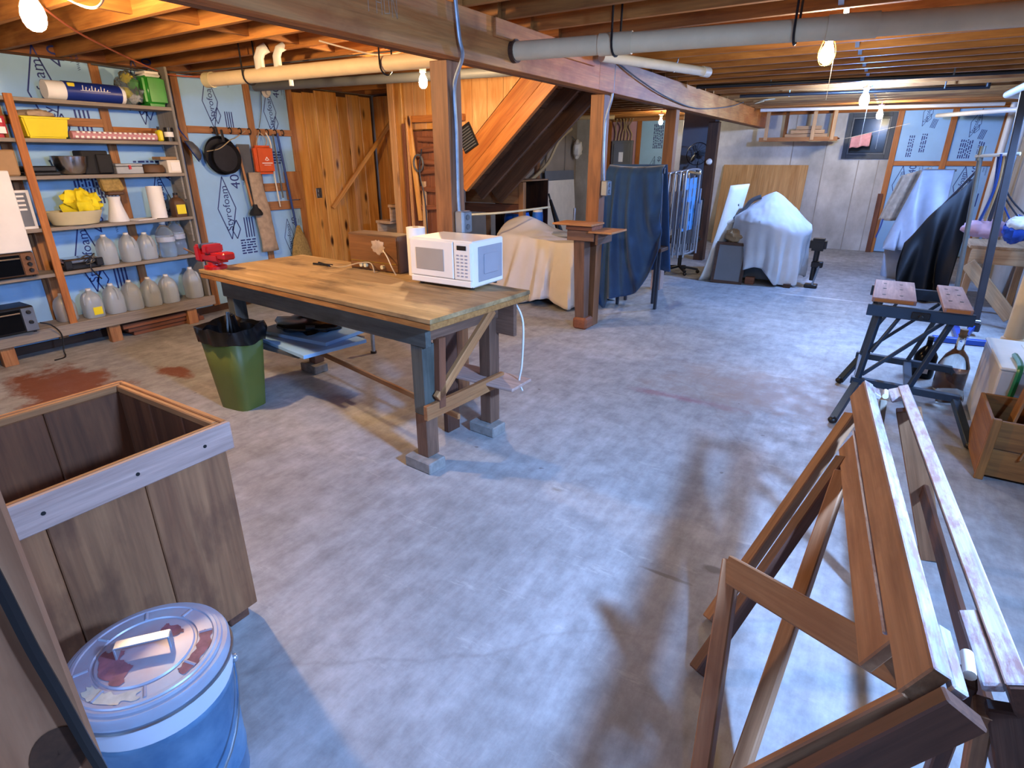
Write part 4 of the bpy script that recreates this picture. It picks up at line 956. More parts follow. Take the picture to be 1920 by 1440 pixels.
board('stretcher', 'stud', bp3(.2, Db-.18, .2), bp3(mr, .4, .2), .02, .035, wb)
board('lower_shelf', 'grey_dirty', bp3(.12, .5, .36), bp3(.75, .5, .36), .6, .015, wb)
board('shelf_bearer', 'bench_leg', bp3(.2, .2, .325), bp3(.2, Db-.12, .325), .03, .05, wb)
ws = tag(board('shelf_strip', 'crate_rim', bp3(mr-.35, Db-.2, .375), bp3(mr+.26, Db-.16, .375), .22, .018), 'white dusty board resting on the bench foot rail', 'board')
for u, w, m in legs:
    p = bp3(u, w, 0); lab = {0: 'front right', 1: 'rear right', 2: 'rear left', 3: 'front left'}[legs.index((u, w, m))]
    t = thing('concrete_block', 'concrete block under the '+lab+' leg of the workbench', 'block', p, 'blocks under the workbench')
    board('block', 'block', p-U*.1-Wv*.03+V((0, 0, .034)), p+U*.1-Wv*.03+V((0, 0, .034)), .13, .068, t, bev=.006)
t = thing('power_cord', 'white power cord dangling from the right end of the workbench', 'cord', bp3(Lb-.05, Db-.1, .3))
hose('cord', 'pipe_white', [bp3(Lb-.06, Db-.08, TT-.06), bp3(Lb+.02, Db-.1, .75), bp3(Lb+.03, Db-.12, .5), bp3(Lb+.01, Db-.12, .38), bp3(Lb+.05, Db-.14, .33)], .006, t)
for i, (u0, u1, w0, w1, rz) in enumerate(((.1, .8, .12, .62, .05), (.22, .95, .2, .7, -.06), (.15, .85, .25, .75, .1))):
    o = board('foam_board', 'foam' if i else 'grey_dark', bp3(u0, (w0+w1)/2, .384+.028*i), bp3(u1, (w0+w1)/2+rz, .384+.028*i), w1-w0, .026, None, bev=.002)
    tag(o, ('dark grey foam board at the bottom of the pile under the workbench', 'blue foam board in the middle of the pile under the workbench', 'blue foam board on top of the pile under the workbench')[i], 'foam board')
o = tag(blob(tuple(bp3(.5, .5, .5)), (.26, .2, .05), 6, .5).build('black_sack', 'bag_black', smooth=True), 'black plastic sack lying on the foam boards under the workbench', 'bag')
# ---- on the bench
def bench_box(u0, u1, w0, w1, z0, z1): return bp3(u0, (w0+w1)/2, (z0+z1)/2), bp3(u1, (w0+w1)/2, (z0+z1)/2), abs(w1-w0), z1-z0
mc = bp3(0, 0, TT)
mw = thing('microwave', 'white microwave oven with keypad and grey cased side on the workbench', 'microwave', (-2.2, 2.88, TT))
x0, x1, y0, y1, z0, z1 = -2.44, -1.97, 2.7, 3.02, TT+.015, TT+.285
MB().box((x0, y0, z0), (x1, y1, z1)).build('case', 'micro_white', mw, bev=.008)
d = MB().box((x0+.005, y0-.022, z0+.045), (x1-.13, y0, z1-.008)).build('door', 'micro_white', mw, bev=.006)
MB().box((x0+.055, y0-.025, z0+.085), (x1-.2, y0-.021, z1-.055)).build('window', 'micro_win', d, bev=.004)
p = MB().box((x1-.127, y0-.02, z0+.045), (x1-.004, y0, z1-.008)).build('control_panel', 'micro_white', mw, bev=.005)
MB().box((x1-.1, y0-.023, z1-.05), (x1-.035, y0-.019, z1-.025)).build('display', 'black', p)
for r in range(7):
    for c in range(3): MB().box((x1-.105+.03*c, y0-.022, z1-.085-.02*r), (x1-.088+.03*c, y0-.0195, z1-.077-.02*r)).build('key', 'micro_grey', p)
MB().box((x0+.005, y0-.02, z0+.005), (x1-.004, y0, z0+.042)).build('base_strip', 'micro_white', mw, bev=.004)
s = MB().box((x1-.001, y0+.05, z0+.03), (x1+.006, y1-.02, z1-.035)).build('side_panel', 'micro_grey', mw, bev=.004)
MB().box((x1+.005, y0+.1, z0+.07), (x1+.012, y1-.07, z1-.08)).build('embossed_panel', 'micro_grey', s, bev=.006)
for sx in (x0+.04, x1-.04):
    for sy in (y0+.04, y1-.04): MB().cyl((sx, sy, TT), (sx, sy, TT+.016), .015, n=8).build('foot', 'black', mw)
t = thing('paper_roll', 'white paper towel roll standing between radio and microwave', 'paper towels', (-2.6, 2.93, TT))
MB().cyl((-2.6, 2.93, TT), (-2.6, 2.93, TT+.31), .062, n=20).build('roll', 'paper', t, True)
MB().cyl((-2.6, 2.93, TT+.31), (-2.6, 2.93, TT+.312), .02, n=12).build('core', 'tan', t)
rd = thing('old_radio', 'old wooden cabinet radio with tuning knobs on the workbench', 'radio', (-2.93, 2.98, TT))
x0, x1, y0, y1, z1 = -3.17, -2.7, 2.86, 3.02, TT+.25
z0 = TT
MB().box((x0, y0, z0), (x1, y1, z1)).build('cabinet', 'brown', rd, bev=.006)
f = MB().box((x0+.012, y0-.006, z0+.012), (x1-.012, y0+.001, z1-.012)).build('front_panel', 'radio_wood', rd, bev=.002)
MB().box((x0+.02, y0-.009, z0+.06), (x1-.02, y0-.006, z0+.066)).build('dial_strip', 'brass', f)
for x in (x0+.13, x0+.17, x1-.14): MB().cyl((x, y0-.006, z0+.038), (x, y0-.028, z0+.038), .014, n=12).build('knob', 'beige', f, True)
blob((x0+.29, y0-.008, z0+.17), (.06, .003, .045), 2, .5).build('pale_smudge', 'tan_cloth', f, True)
hose('cord', 'cable_white', [(x1-.12, y0-.02, z0+.15), (x1-.06, y0-.05, z0+.12), (x1-.0, y0-.07, z0+.05), (x1+.02, y0-.06, z0+.006)], .004, rd)
o = tag(hose('wire', 'cable_tan', [(-3.35, 2.82, TT+.006), (-3.2, 2.8, TT+.012), (-3.05, 2.83, TT+.05), (-2.95, 2.84, TT+.055), (-2.88, 2.8, TT+.006)], .0045), 'thin tan wire lying before the radio', 'wire')
t = thing('pliers', 'pair of small pliers lying on the bench left of the radio', 'pliers', (-3.35, 2.78, TT))
for a, b in (((-3.5, 2.85), (-3.33, 2.8)), ((-3.5, 2.8), (-3.33, 2.83))): MB().tube([(a[0], a[1], TT+.009), (b[0], b[1], TT+.009)], .008, 6).build('arm', 'iron', t)
vs = thing('bench_vise', 'red bench vise clamped on the left corner of the workbench', 'vise', (-3.95, 2.33, TT))
vx, vy = -3.97, 2.33
MB().lathe([(.075, 0), (.075, .02), (.05, .03), (.045, .05)], (vx, vy, TT), 18).build('base', 'red', vs, True)
MB().box((vx-.09, vy-.05, TT+.05), (vx+.12, vy+.05, TT+.115)).build('body', 'red', vs, bev=.014, smooth=True, seg=2)
MB().box((vx-.03, vy-.065, TT+.11), (vx+.03, vy+.065, TT+.17)).build('rear_jaw', 'red', vs, bev=.01, smooth=True, seg=2)
MB().box((vx-.14, vy-.06, TT+.045), (vx-.075, vy+.06, TT+.165)).build('front_jaw', 'red', vs, bev=.012, smooth=True, seg=2)
MB().box((vx+.1, vy-.045, TT+.075), (vx+.19, vy+.045, TT+.125)).build('anvil', 'red', vs, bev=.01)
for dx in (-.076, -.036): MB().box((vx+dx, vy-.055, TT+.14), (vx+dx+.008, vy+.055, TT+.172)).build('jaw_plate', 'steel', vs)
MB().cyl((vx-.2, vy, TT+.075), (vx-.13, vy, TT+.075), .016, n=12).build('screw', 'steel', vs, True)
MB().cyl((vx-.19, vy-.1, TT+.14), (vx-.19, vy+.1, TT+.0), .007, n=8).build('handle_bar', 'chrome', vs, True)
# ---- green bin with a black bag
bn = thing('trash_bin', 'olive green tapered trash bin standing at the front of the workbench', 'trash bin', (-3.66, 2.13, 0))
def rr(cx, cy, hx, hy, z, n=28, sq=5, rot=.12):
    out = []
    for i in range(n):
        a = 2*math.pi*i/n; ca, sa = math.cos(a), math.sin(a); k = 1/((abs(ca)**sq+abs(sa)**sq)**(1/sq)); x, y = hx*ca*k, hy*sa*k
        out.append(V((cx+x*math.cos(rot)-y*math.sin(rot), cy+x*math.sin(rot)+y*math.cos(rot), z)))
    return out
def loft(rings, m, name, par, cap0=True, cap1=False, solid=0, smooth=True):
    n = len(rings[0]); mb = MB(); vs = [p for r in rings for p in r]
    fs = [(j*n+i, j*n+(i+1) % n, (j+1)*n+(i+1) % n, (j+1)*n+i) for j in range(len(rings)-1) for i in range(n)]
    if cap0: fs.append(tuple(range(n-1, -1, -1)))
    if cap1: fs.append(tuple(range((len(rings)-1)*n, len(rings)*n)))
    return mb.add(vs, fs).build(name, m, par, smooth, solid=solid)
BX, BY = -3.65, 2.16
loft([rr(BX, BY, .13, .105, 0), rr(BX, BY, .155, .125, .25), rr(BX, BY, .185, .15, .56)], 'green_bin', 'bin_body', bn, solid=.004)
r0 = rr(BX, BY, .196, .16, .49); r1 = rr(BX, BY, .205, .17, .56); r2 = rr(BX, BY, .2, .165, .595); r3 = rr(BX, BY, .165, .13, .57); r4 = rr(BX, BY, .14, .11, .42)
def crink(r, a, s): return [p+V((a*nz(p.x*14, p.y*14, s), a*nz(p.x*14, p.y*14, s+5), 1.3*a*nz(p.x*9, p.y*9, s+9))) for p in r]
def ref(rs): 
    out = []
    for r in rs:
        q = []
        for i in range(len(r)): q += [r[i], (r[i]+r[(i+1) % len(r)])/2]
        out.append(q)
    return out
loft([crink(r, .018, i) for i, r in enumerate(ref([r0, r1, r2, r3, r4]))], 'bag_black', 'bag_liner', bn, cap0=False, cap1=True)
for i in range(4): MB().tube([(BX-.05+.03*i, BY+.02*i, .45), (BX-.08+.035*i, BY+.05-.01*i, .66)], .012, 6).build('bag_tuft', 'bag_black', bn)
# ================================================================== BEHIND THE WORKBENCH
ct = thing('covered_table', 'low table hidden under a long cream drop cloth', 'table', (-3.5, 6.5, 0))
for x in (-3.9, -3.0):
    for y in (6.1, 6.6): slab('leg', 'brown_dark', (x-.03, y-.03, 0), (x+.03, y+.03, .7), ct)
slab('table_top', 'brown_red', (-4.0, 6.02, .7), (-2.92, 6.66, .73), ct)
blob((-3.8, 6.4, .8), (.3, .22, .12), 3, .2).build('pile', 'tan_cloth', ct, True)
def cloth_xy(u, v):   # u around, v 0 centre .. 1 hem
    a = 2*math.pi*u; ca, sa = math.cos(a), math.sin(a); k = 1/((abs(ca)**5+abs(sa)**5)**(1/5))
    hx, hy = .58, .36; cx, cy = -3.46, 6.34
    def top(x, y): return .745+.22*math.exp(-((x+3.85)**2/.16+(y-6.4)**2/.12))+.02*nz(x*4, y*4, 0)
    if v < .45:
        s = v/.45; x, y = cx+hx*ca*k*s, cy+hy*sa*k*s; return V((x, y, top(x, y)))
    s = (v-.45)/.55; ph = a*13+2.2*nz(u*6, 0, 0)+1.3*s
    fl = (.075*math.sin(ph)+.04*math.sin(2.3*ph+1))*s**.7*.8
    x, y = cx+(hx+.02+.13*s)*ca*k+fl*ca, cy+(hy+.02+.16*s)*sa*k+fl*sa*.9
    zt = top(cx+hx*ca*k, cy+hy*sa*k)
    return V((x, y, zt-(zt-.07-.07*nz(u*7, 0, 7)-.05*math.sin(ph*.5))*s))
o = tag(MB().grid(cloth_xy, 150, 30, True).build('drop_cloth', 'drop_cloth', smooth=True, solid=.005), 'cream canvas drop cloth draped over the low table', 'cloth')
o = tag(blob((-3.3, 6.4, .785), (.22, .14, .03), 9, .3).build('folded_plastic', 'plastic_sheet', smooth=True), 'folded translucent plastic lying on the drop cloth', 'plastic sheet')
o = tag(MB().box((-3.3, 6.76, 0), (-2.9, 7.0, .895)).build('paint_cabinet', 'grey_dark', bev=.006), 'low dark cabinet standing behind the drop cloth', 'cabinet')
t = thing('paint_jar', 'small glass jar with a white cap standing on the dark cabinet behind the drop cloth', 'jar', (-3.02, 6.85, 0.9))
MB().lathe([(.045, 0), (.05, .01), (.05, .1), (.035, .12)], (-3.02, 6.85, 0.9), 16).build('jar', 'glass', t, True)
MB().cyl((-3.02, 6.85, 1.02), (-3.02, 6.85, 1.05), .036, n=14).build('lid', 'white', t)
t = thing('spray_can', 'white and dark spray can standing on the dark cabinet behind the drop cloth', 'can', (-3.12, 6.9, .9))
MB().cyl((-3.12, 6.9, .9), (-3.12, 6.9, 1.04), .033, n=14).build('can', 'grey_dark', t, True)
MB().cyl((-3.12, 6.9, 1.04), (-3.12, 6.9, 1.11), .028, n=14).build('cap', 'white', t, True)
t = thing('closed_umbrella', 'dark folded umbrella leaning behind the covered table', 'umbrella', (-3.7, 7.2, 0))
MB().cyl((-3.5, 7.2, 0.02), (-3.95, 7.25, 1.12), .09, .02, 12).build('canopy', 'tarp_black', t, True)
MB().cyl((-3.95, 7.25, 1.12), (-3.98, 7.255, 1.2), .012, n=8).build('handle', 'black', t)
for i, x in enumerate((-3.7, -3.45)):
    o = MB().tube([(x, 7.5, .01), (x-.02, 7.55, 1.0)], .018, 8).build('aluminium_pole', 'alu', smooth=True); tag(o, ('left', 'right')[i]+' bare aluminium leg standing behind the covered table', 'leg', 'aluminium legs')
t = thing('steel_leg', 'thin grey steel table leg on the floor beyond the workbench', 'table leg', (-3.7, 3.5, 0))
MB().cyl((-3.7, 3.5, .01), (-3.7, 3.52, .6), .018, n=10).build('tube', 'galv', t, True); MB().cyl((-3.7, 3.5, 0), (-3.7, 3.5, .02), .028, n=10).build('foot', 'black', t)
# ---- plywood stand round the second post
sd = thing('post_stand', 'small wooden stand with a square plywood top around the second post', 'stand', (-2.45, 5.3, 0))
slab('plywood_top', 'stud', (-2.74, 5.08, 1.05), (-2.32, 5.38, 1.068), sd)
slab('plywood_top', 'stud', (-2.37, 5.12, .985), (-2.13, 5.5, 1.003), sd)
slab('spacer_block', 'brown_red', (-2.62, 5.14, 1.003), (-2.34, 5.36, 1.049), sd)
slab('apron', 'bench_leg', (-2.32, 5.18, .87), (-2.29, 5.52, .984), sd)
slab('apron', 'bench_leg', (-2.62, 5.17, .9), (-2.33, 5.2, 1.0), sd)
board('tapered_leg', 'bench_leg', (-2.47, 5.28, 0), (-2.5, 5.26, 1.0), .1, .1, sd, (1, 0, 0), w2=.15, h2=.12)
slab('base_block', 'brown_red', (-2.54, 5.2, 0), (-2.38, 5.37, .12), sd, bev=.02)
# ---- cloth covered high chair
hc = thing('tall_chair', 'tall chair frame hidden below a blue cloth', 'chair', (-2.35, 6.35, 0))
for x, y in ((-2.55, 6.34), (-2.08, 6.34), (-2.55, 6.6), (-2.2, 6.6)): board('leg', 'dark_frame', (x, y+.1, 0), (x, y+.1, .66), .035, .035, hc, bev=.006)
slab('seat', 'brown_dark', (-2.6, 6.42, .66), (-2.06, 6.72, .7), hc)
for x in (-2.62, -2.1): board('back_post', 'dark_frame', (x, 6.44, .7), (x, 6.3, 1.54), .035, .035, hc)
board('back_rail', 'dark_frame', (-2.64, 6.29, 1.53), (-2.06, 6.29, 1.53), .04, .06, hc)
def bc(u, v):
    zt = 1.585-.018*math.sin(u*math.pi)
    if u < .2: hem = .03+.02*math.sin(u*30)
    elif u < .26: hem = .03+.12*(u-.2)/.06
    else: q = (u-.26)/.74; hem = .15+.10*q+.5*q**5
    z = zt+(hem-zt)*v
    x = -2.69+.63*u+.1*v*u**2-.02*v*(1-u)
    ph = 23*u-10*v*u**1.3+1.6*nz(u*3, v*1.5, 2)
    amp = .06*min(1, .08+v*1.4)*(1-.25*u)
    y = 6.2+amp*math.sin(ph)+.02*amp/.045*math.sin(2.1*ph+1)-.08*v-.1*v*v*u
    y += .03*math.sin(9*(u+.9*v))*v*u
    if v < .05: y += (.05-v)*1.8
    return V((x, y, z))
o = MB().grid(bc, 130, 50).build('blue_cloth', 'blue_cloth', smooth=True, solid=.005)
tag(o, 'deep blue cloth draped over a tall chair to the floor', 'cloth')
def bcb(u, v):
    x = -2.69+.63*u; z = 1.59-1.2*v; return V((x+.02*v, 6.36+.45*v+.03*math.sin(u*17+v)*v, z))
MB().grid(bcb, 40, 16).build('back_fall', 'blue_cloth', o, True, solid=.005)
# ---- folded lawn chairs hung beside the third post
vd = V((-.27, .963, 0)); ang = math.radians(-20); wd = V((vd.x*math.cos(ang)-vd.y*math.sin(ang), vd.x*math.sin(ang)+vd.y*math.cos(ang), 0)); sd2 = V((wd.y, -wd.x, 0))
def lawn(c, i, label):
    t = thing('lawn_chair', label, 'folding chair', c, 'folded lawn chairs')
    c = V(c); hw = .23
    def q(a, z, d=0): return c+wd*a+sd2*d+V((0, 0, z))
    MB().tube(bez([q(-hw, .12, 0), q(-hw, .5, .0), q(-hw, .95, .0), q(-hw*.8, 1.02, 0), q(hw*.8, 1.02, 0), q(hw, .95, 0), q(hw, .5, 0), q(hw, .12, 0)], 4), .0125, 8).build('back_frame', 'alu', t, True)
    MB().tube(bez([q(-hw*.88, .62, .035), q(-hw*.88, .1, .035), q(-hw*.7, .03, .035), q(hw*.7, .03, .035), q(hw*.88, .1, .035), q(hw*.88, .62, .035)], 4), .0125, 8).build('seat_frame', 'alu', t, True)
    for s in (-1, 1):
        MB().tube([q(s*hw*.97, .0, .06), q(s*hw*.97, .66, .06)], .0125, 8).build('leg', 'alu', t, True)
        board('armrest', 'alu', q(s*hw*1.04, .35, .03), q(s*hw*1.04, .8, .03), .02, .014, t, tuple(wd))
    if i == 0:
      for k in range(3): board('webbing', 'blue_web', q(-hw*.6+hw*.6*k, .3, -.016 if i else -.016), q(-hw*.6+hw*.6*k, .93, -.016), .055*2.0, .004, t, tuple(sd2))
    for k in range(4 if i == 0 else 0): board('webbing', 'blue_web', q(-hw, .38+.15*k, -.02), q(hw, .38+.15*k, -.02), .004, .055, t)
    return t
for i in range(5):
    lawn(tuple(V((-2.08, 7.45, .5))-sd2*0+sd2*(-.075*i)+V((0, .02*i, .0-.012*i))), i, ('nearest folded aluminium lawn chair with blue webbing beside the post', 'second folded lawn chair in the bundle counting from the blue webbing', 'middle folded lawn chair of the bundle beside the post', 'fourth folded lawn chair in the bundle counting from the blue webbing', 'folded lawn chair of the bundle nearest to the blue cloth')[i])
hb = tag(MB().tube(bez([(-2.38, 7.5, 1.47), (-2.2, 7.42, 1.5), (-2.0, 7.45, 1.48), (-2.1, 7.58, 1.47)], 5), .014, 6).build('hanging_rope', 'cable_tan', smooth=True), 'rope holding the folded lawn chairs to the post', 'rope')
# ---- dark desk chair behind
dc = thing('desk_chair', 'black swivel desk chair in the shade behind the lawn chairs', 'chair', (-2.55, 8.9, 0))
x, y = -2.55, 8.9
MB().box((x-.24, y-.24, .46), (x+.24, y+.24, .54)).build('seat', 'black_matte', dc, True, .03, seg=2)
MB().box((x-.2, y+.2, .6), (x+.2, y+.27, 1.12)).build('backrest', 'black_matte', dc, True, .03, seg=2)
MB().cyl((x, y, .08), (x, y, .46), .03, n=10).build('column', 'black', dc)
for i in range(5):
    a = 2*math.pi*i/5+.3; board('base_arm', 'black', (x, y, .1), (x+.28*math.cos(a), y+.28*math.sin(a), .06), .04, .03, dc)
    MB().ball((x+.28*math.cos(a), y+.28*math.sin(a), .03), .03, 10, 6).build('caster', 'black', dc, True)
board('back_bracket', 'black', (x, y+.18, .45), (x, y+.26, .65), .05, .02, dc, (0, 1, 0))
# ---- fan and grey sheet, electrical panel
gs = thing('grey_sheet', 'tall grey sheet standing behind the lawn chairs', 'panel', (-3.1, 11.25, 0))
slab('sheet', 'grey_panel', (-3.42, 11.25, 0), (-2.86, 11.28, 2.42), gs)
slab('edge_strip', 'foam', (-2.855, 11.23, 0), (-2.79, 11.28, 2.42), gs)
fn = thing('pedestal_fan', 'black pedestal fan standing before the grey sheet', 'fan', (-3.0, 10.9, 0))
MB().lathe([(.2, 0), (.2, .02), (.03, .04), (.02, .3), (.016, 1.6)], (-3.0, 10.95, 0), 20).build('stand', 'black', fn, True)
Mf = Matrix.Translation((-3.0, 10.88, 1.72)) @ Matrix.Rotation(math.radians(75), 4, 'X')
MB().lathe([(.06, -.1), (.07, 0), (.04, .05)], M=Mf, n=14).build('motor', 'black', fn, True)
mb = MB()
for i in range(16):
    a = 2*math.pi*i/16; mb.tube([Mf @ V((.03*math.cos(a), .03*math.sin(a), .1)), Mf @ V((.15*math.cos(a), .15*math.sin(a), .08)), Mf @ V((.19*math.cos(a), .19*math.sin(a), .02))], .003, 4)
mb.tube([Mf @ V((.19*math.cos(a*math.pi/12), .19*math.sin(a*math.pi/12), .02)) for a in range(24)], .007, 5, True); mb.build('grille', 'black', fn)
for i in range(3):
    a = 2*math.pi*i/3; MB().ball((0, 0, 0), (.075, .045, .006), 10, 6).xf(Mf @ Matrix.Rotation(a, 4, 'Z') @ Matrix.Translation((.09, 0, .05)) @ Matrix.Rotation(.4, 4, 'X')).build('blade', 'grey_dark', fn, True)
ep = thing('breaker_panel', 'grey electrical breaker panel on the far stud wall', 'electrical panel', (-5.25, 12.9, 1.35))
MB().box((-5.48, 12.86, 1.36), (-5.0, 12.95, 2.02)).build('cabinet', 'grey_panel', ep, bev=.008)
d = MB().box((-5.42, 12.84, 1.42), (-5.06, 12.86, 1.96)).build('door', 'grey_panel', ep, bev=.004)
MB().box((-5.29, 12.835, 1.58), (-5.19, 12.84, 1.78)).build('label', 'paper', d)
for i, x in enumerate((-5.42, -5.34, -5.27, -5.2, -5.12, -5.05)): hose('cable', 'cable_tan', [(x, 12.9, 2.02), (x+.01, 12.9, 2.15), (x+.06*math.sin(i), 12.88, 2.3), (x+.1, 12.7, 2.44)], .014, ep)
t = tag(MB().cyl((-5.65, 11.5, 2.425), (-5.0, 11.8, 2.425), .045, n=12).build('copper_pipe', 'cable_tan', smooth=True), 'short tan pipe below the joists above the breaker panel', 'pipe')
# ================================================================== FAR RIGHT BAY
pw = tag(board('plywood_sheet', 'plywood', (-2.215, 12.62, 0), (-2.215, 12.93, 1.53), 1.57, .018, None, (0, 1, .2)), 'large plywood sheet leaning on the far concrete wall', 'plywood')
fb = thing('white_sheet', 'thin bent white board leaning beside the covered machine', 'board', (-2.0, 8.7, 0))
def fs(u, v): return V((-2.12+.2*u+.22*v**.7, 8.45+.25*u+.25*v, 1.3*v+.02*u*v))
MB().grid(fs, 4, 18).build('board', 'white', fb, True, solid=.012)
mc2 = thing('workshop_machine', 'old workshop machine hidden under a white sheet', 'machine', (-1.35, 8.9, 0))
MB().box((-1.75, 8.7, .05), (-1.0, 9.25, .62)).build('cabinet', 'grey_dark', mc2, bev=.01)
MB().box((-1.72, 8.65, .62), (-.98, 9.2, .7)).build('table', 'steel', mc2, bev=.008)
MB().box((-1.6, 8.75, .7), (-1.1, 9.2, 1.05)).build('head', 'grey_dark', mc2, bev=.05)
MB().cyl((-1.35, 9.0, 1.05), (-1.35, 9.0, 1.14), .12, n=16).build('cap', 'grey_dark', mc2)
for x in (-1.8, -1.0): slab('skid', 'brown_dark', (x, 8.55, 0), (x+.09, 9.3, .05), mc2)
slab('skid', 'brown_red', (-1.5, 8.53, 0), (-1.38, 8.62, .1), mc2)
def wc(u, v):
    a = 2*math.pi*u; ca, sa = math.cos(a), math.sin(a); cx, cy = -1.33, 8.9
    rx = .53 if ca > 0 else .50; ry = .42
    rimz = .80+.10*(-ca)*(1 if ca < 0 else .5)+.03*math.sin(3*a)
    if v < .5:
        s = v/.5; r = s
        z = 1.225-(1.225-rimz)*(s**1.25)+.05*nz(ca*3*s, sa*3*s, 5)*s+.02*nz(ca*9*s, sa*9*s, 1)*s
        return V((cx+rx*r*ca, cy+ry*r*sa, z))
    s = (v-.5)/.5
    drop = .40+.33*max(0, -math.sin(a-.6))**.7+.1*math.sin(5*a)+.05*nz(u*9, 0, 3)
    ph = a*9+2*nz(u*5, s, 4); w = 1-.04*s+(.09*math.sin(ph)+.06*math.sin(2.3*ph+1))*s*.8+.08*s*nz(u*14, s*2, 2)
    return V((cx+rx*w*ca, cy+ry*w*sa, max(.03, rimz-drop*s)))
o = tag(MB().grid(wc, 140, 40, True).build('white_dust_sheet', 'white_cloth', smooth=True, solid=.006), 'wrinkled white sheet thrown over the workshop machine', 'cloth')
t = thing('black_device', 'black upright metal device standing right of the covered machine', 'device', (-.68, 8.75, 0))
MB().box((-.78, 8.68, .5), (-.58, 8.86, .66)).build('motor_head', 'black', t, True, .03, seg=2)
MB().cyl((-.68, 8.77, .1), (-.68, 8.77, .5), .035, n=10).build('shaft', 'black', t)
MB().box((-.76, 8.7, .0), (-.6, 8.84, .05)).build('base', 'black', t, bev=.01)
MB().box((-.72, 8.71, .28), (-.58, 8.8, .36)).build('clamp', 'iron', t, bev=.01)
MB().cyl((-.66, 8.7, .05), (-.62, 8.72, .3), .014, n=8).build('rod', 'steel', t)
t = thing('picture_frame', 'dark framed glass leaning at the left of the covered machine', 'picture frame', (-1.74, 8.5, 0))
Mp = Matrix.Translation((-1.73, 8.42, 0)) @ Matrix.Rotation(math.radians(-14), 4, 'X') @ Matrix.Rotation(math.radians(8), 4, 'Z')
MB().box((-.2, 0, .0), (.2, .012, .56)).xf(Mp).build('glass', 'grey_panel', t)
for a, b in (((-.21, -.01, 0), (-.17, .02, .57)), ((.17, -.01, 0), (.21, .02, .57)), ((-.17, -.01, 0), (.17, .02, .04)), ((-.17, -.01, .53), (.17, .02, .57))): MB().box(a, b).xf(Mp).build('frame_rail', 'brown_dark', t)
o = tag(blob((-1.74, 8.66, .63), (.13, .12, .1), 2, .4).build('burlap_bundle', 'tan', smooth=True), 'brown burlap bundle resting behind the picture frame', 'bundle')
slab('rest_block', 'brown_dark', (-1.86, 8.6, 0), (-1.64, 8.72, .55), mc2)
t = thing('machine_handle', 'dark lever and hose sticking out above the white sheet', 'lever', (-1.8, 8.85, .7))
MB().tube(bez([(-1.75, 8.85, .72), (-1.85, 8.83, .9), (-1.82, 8.83, 1.02), (-1.78, 8.84, 1.04)], 5), .02, 8).build('lever', 'black', t, True)
MB().tube(bez([(-1.5, 8.84, 1.16), (-1.62, 8.82, 1.1), (-1.72, 8.8, .95), (-1.85, 8.78, .8)], 5), .03, 8).build('hose', 'grey_dark', t, True)
MB().cyl((-1.92, 8.72, .78), (-1.8, 8.74, .84), .03, n=12).build('pipe_end', 'white', t, True)
# ---- hanging lumber rack
lr = thing('lumber_rack', 'wooden rack hung from the joists along the far wall', 'rack', (-1.6, 12.5, 1.95))
slab('rack_board', 'brown_red', (-2.28, 12.3, 1.97), (-.98, 12.75, 2.0), lr)
slab('front_rail', 'stud', (-2.28, 12.27, 1.94), (-.98, 12.3, 2.01), lr)
for x in (-2.2, -1.42, -1.1): slab('hanger', 'lumber', (x, 12.26, 1.96), (x+.06, 12.29, ZJ+.2), lr)
for x in (-1.95, -1.16): slab('hanger', 'stud_orange', (x, 12.75, 1.96), (x+.06, 12.78, ZJ+.2), lr)
for i in range(9):
    m = ('lumber', 'saw_dark', 'crate_rim')[i % 3]; y = 12.34+.08*(i % 3); zz = 2.002+.066*(i//3)
    o = board('short_plank', m, (-1.85+.03*i, y, zz+.03), (-1.15-.02*i, y+.01, zz+.03), .07, .06); tag(o, ('lower ', 'middle ', 'upper ')[i//3]+('pale', 'dark', 'greyish')[i % 3]+' short plank stacked on the hanging rack', 'plank', 'planks on the hanging rack')
pc = thing('pink_cloth', 'small pink cloth drying on a line before the dark window', 'cloth', (-.55, 12.5, 1.85))
def pk(u, v): return V((-.78+.3*u, 12.5+.015*math.sin(u*9), 2.0+.07*u-.18*v-.03*u*v+.01*math.sin(u*12)*v))
MB().grid(pk, 14, 8).build('cloth', 'pink', pc, True, solid=.004)
o = tag(MB().tube([(-1.0, 12.5, 1.96), (-.78, 12.5, 2.0), (-.48, 12.5, 2.075), (.05, 12.5, 2.2)], .004, 4).build('clothes_line', 'cable_white'), 'thin clothes line strung before the dark window', 'line')
t = tag(MB().lathe([(.05, 0), (.05, .02), (.035, .05), (.001, .06)], (0, 0, 0), 16, Matrix.Rotation(math.radians(90), 4, 'X')).xf(Matrix.Translation((-2.62, 10.222, 1.6))).build('door_knob', 'white', smooth=True), 'white porcelain knob fixed to the dark post', 'knob')
# ---- covered things by the right wall
def tent(name, m, A, B, y, yf, yb, lab, zb=.02, folds=9, amp=.05, seed=0, nu=50, nv=26):
    A = V(A); B = V(B)
    def f(u, v):
        r = A.lerp(B, u); s = abs(v-.5)*2; front = v < .5
        ydst = yf if front else yb; p = V((r.x, y+(ydst-y)*(s**.8), r.z+(zb-r.z)*s))
        w = amp*s*math.sin(u*folds*2+seed+2.5*s*(1-u)+2*nz(u*3, s*2, seed)); p.y += w*(1 if front else -1); p.x += .25*amp*math.sin(u*folds+s*5)+.06*s*(u-.3); return p
    o = MB().grid(f, nu, nv).build(name, m, None, True, solid=.005); return tag(o, lab, 'cover')
tent('black_tarp', 'tarp_black', (.84, 9.05, 1.57), (.26, 9.0, .66), 9.05, 8.55, 9.5, 'black tarp tented high beside the right wall', folds=8, amp=.07, seed=2)
for x, z in ((.84, 1.5), (.28, .6)): pass
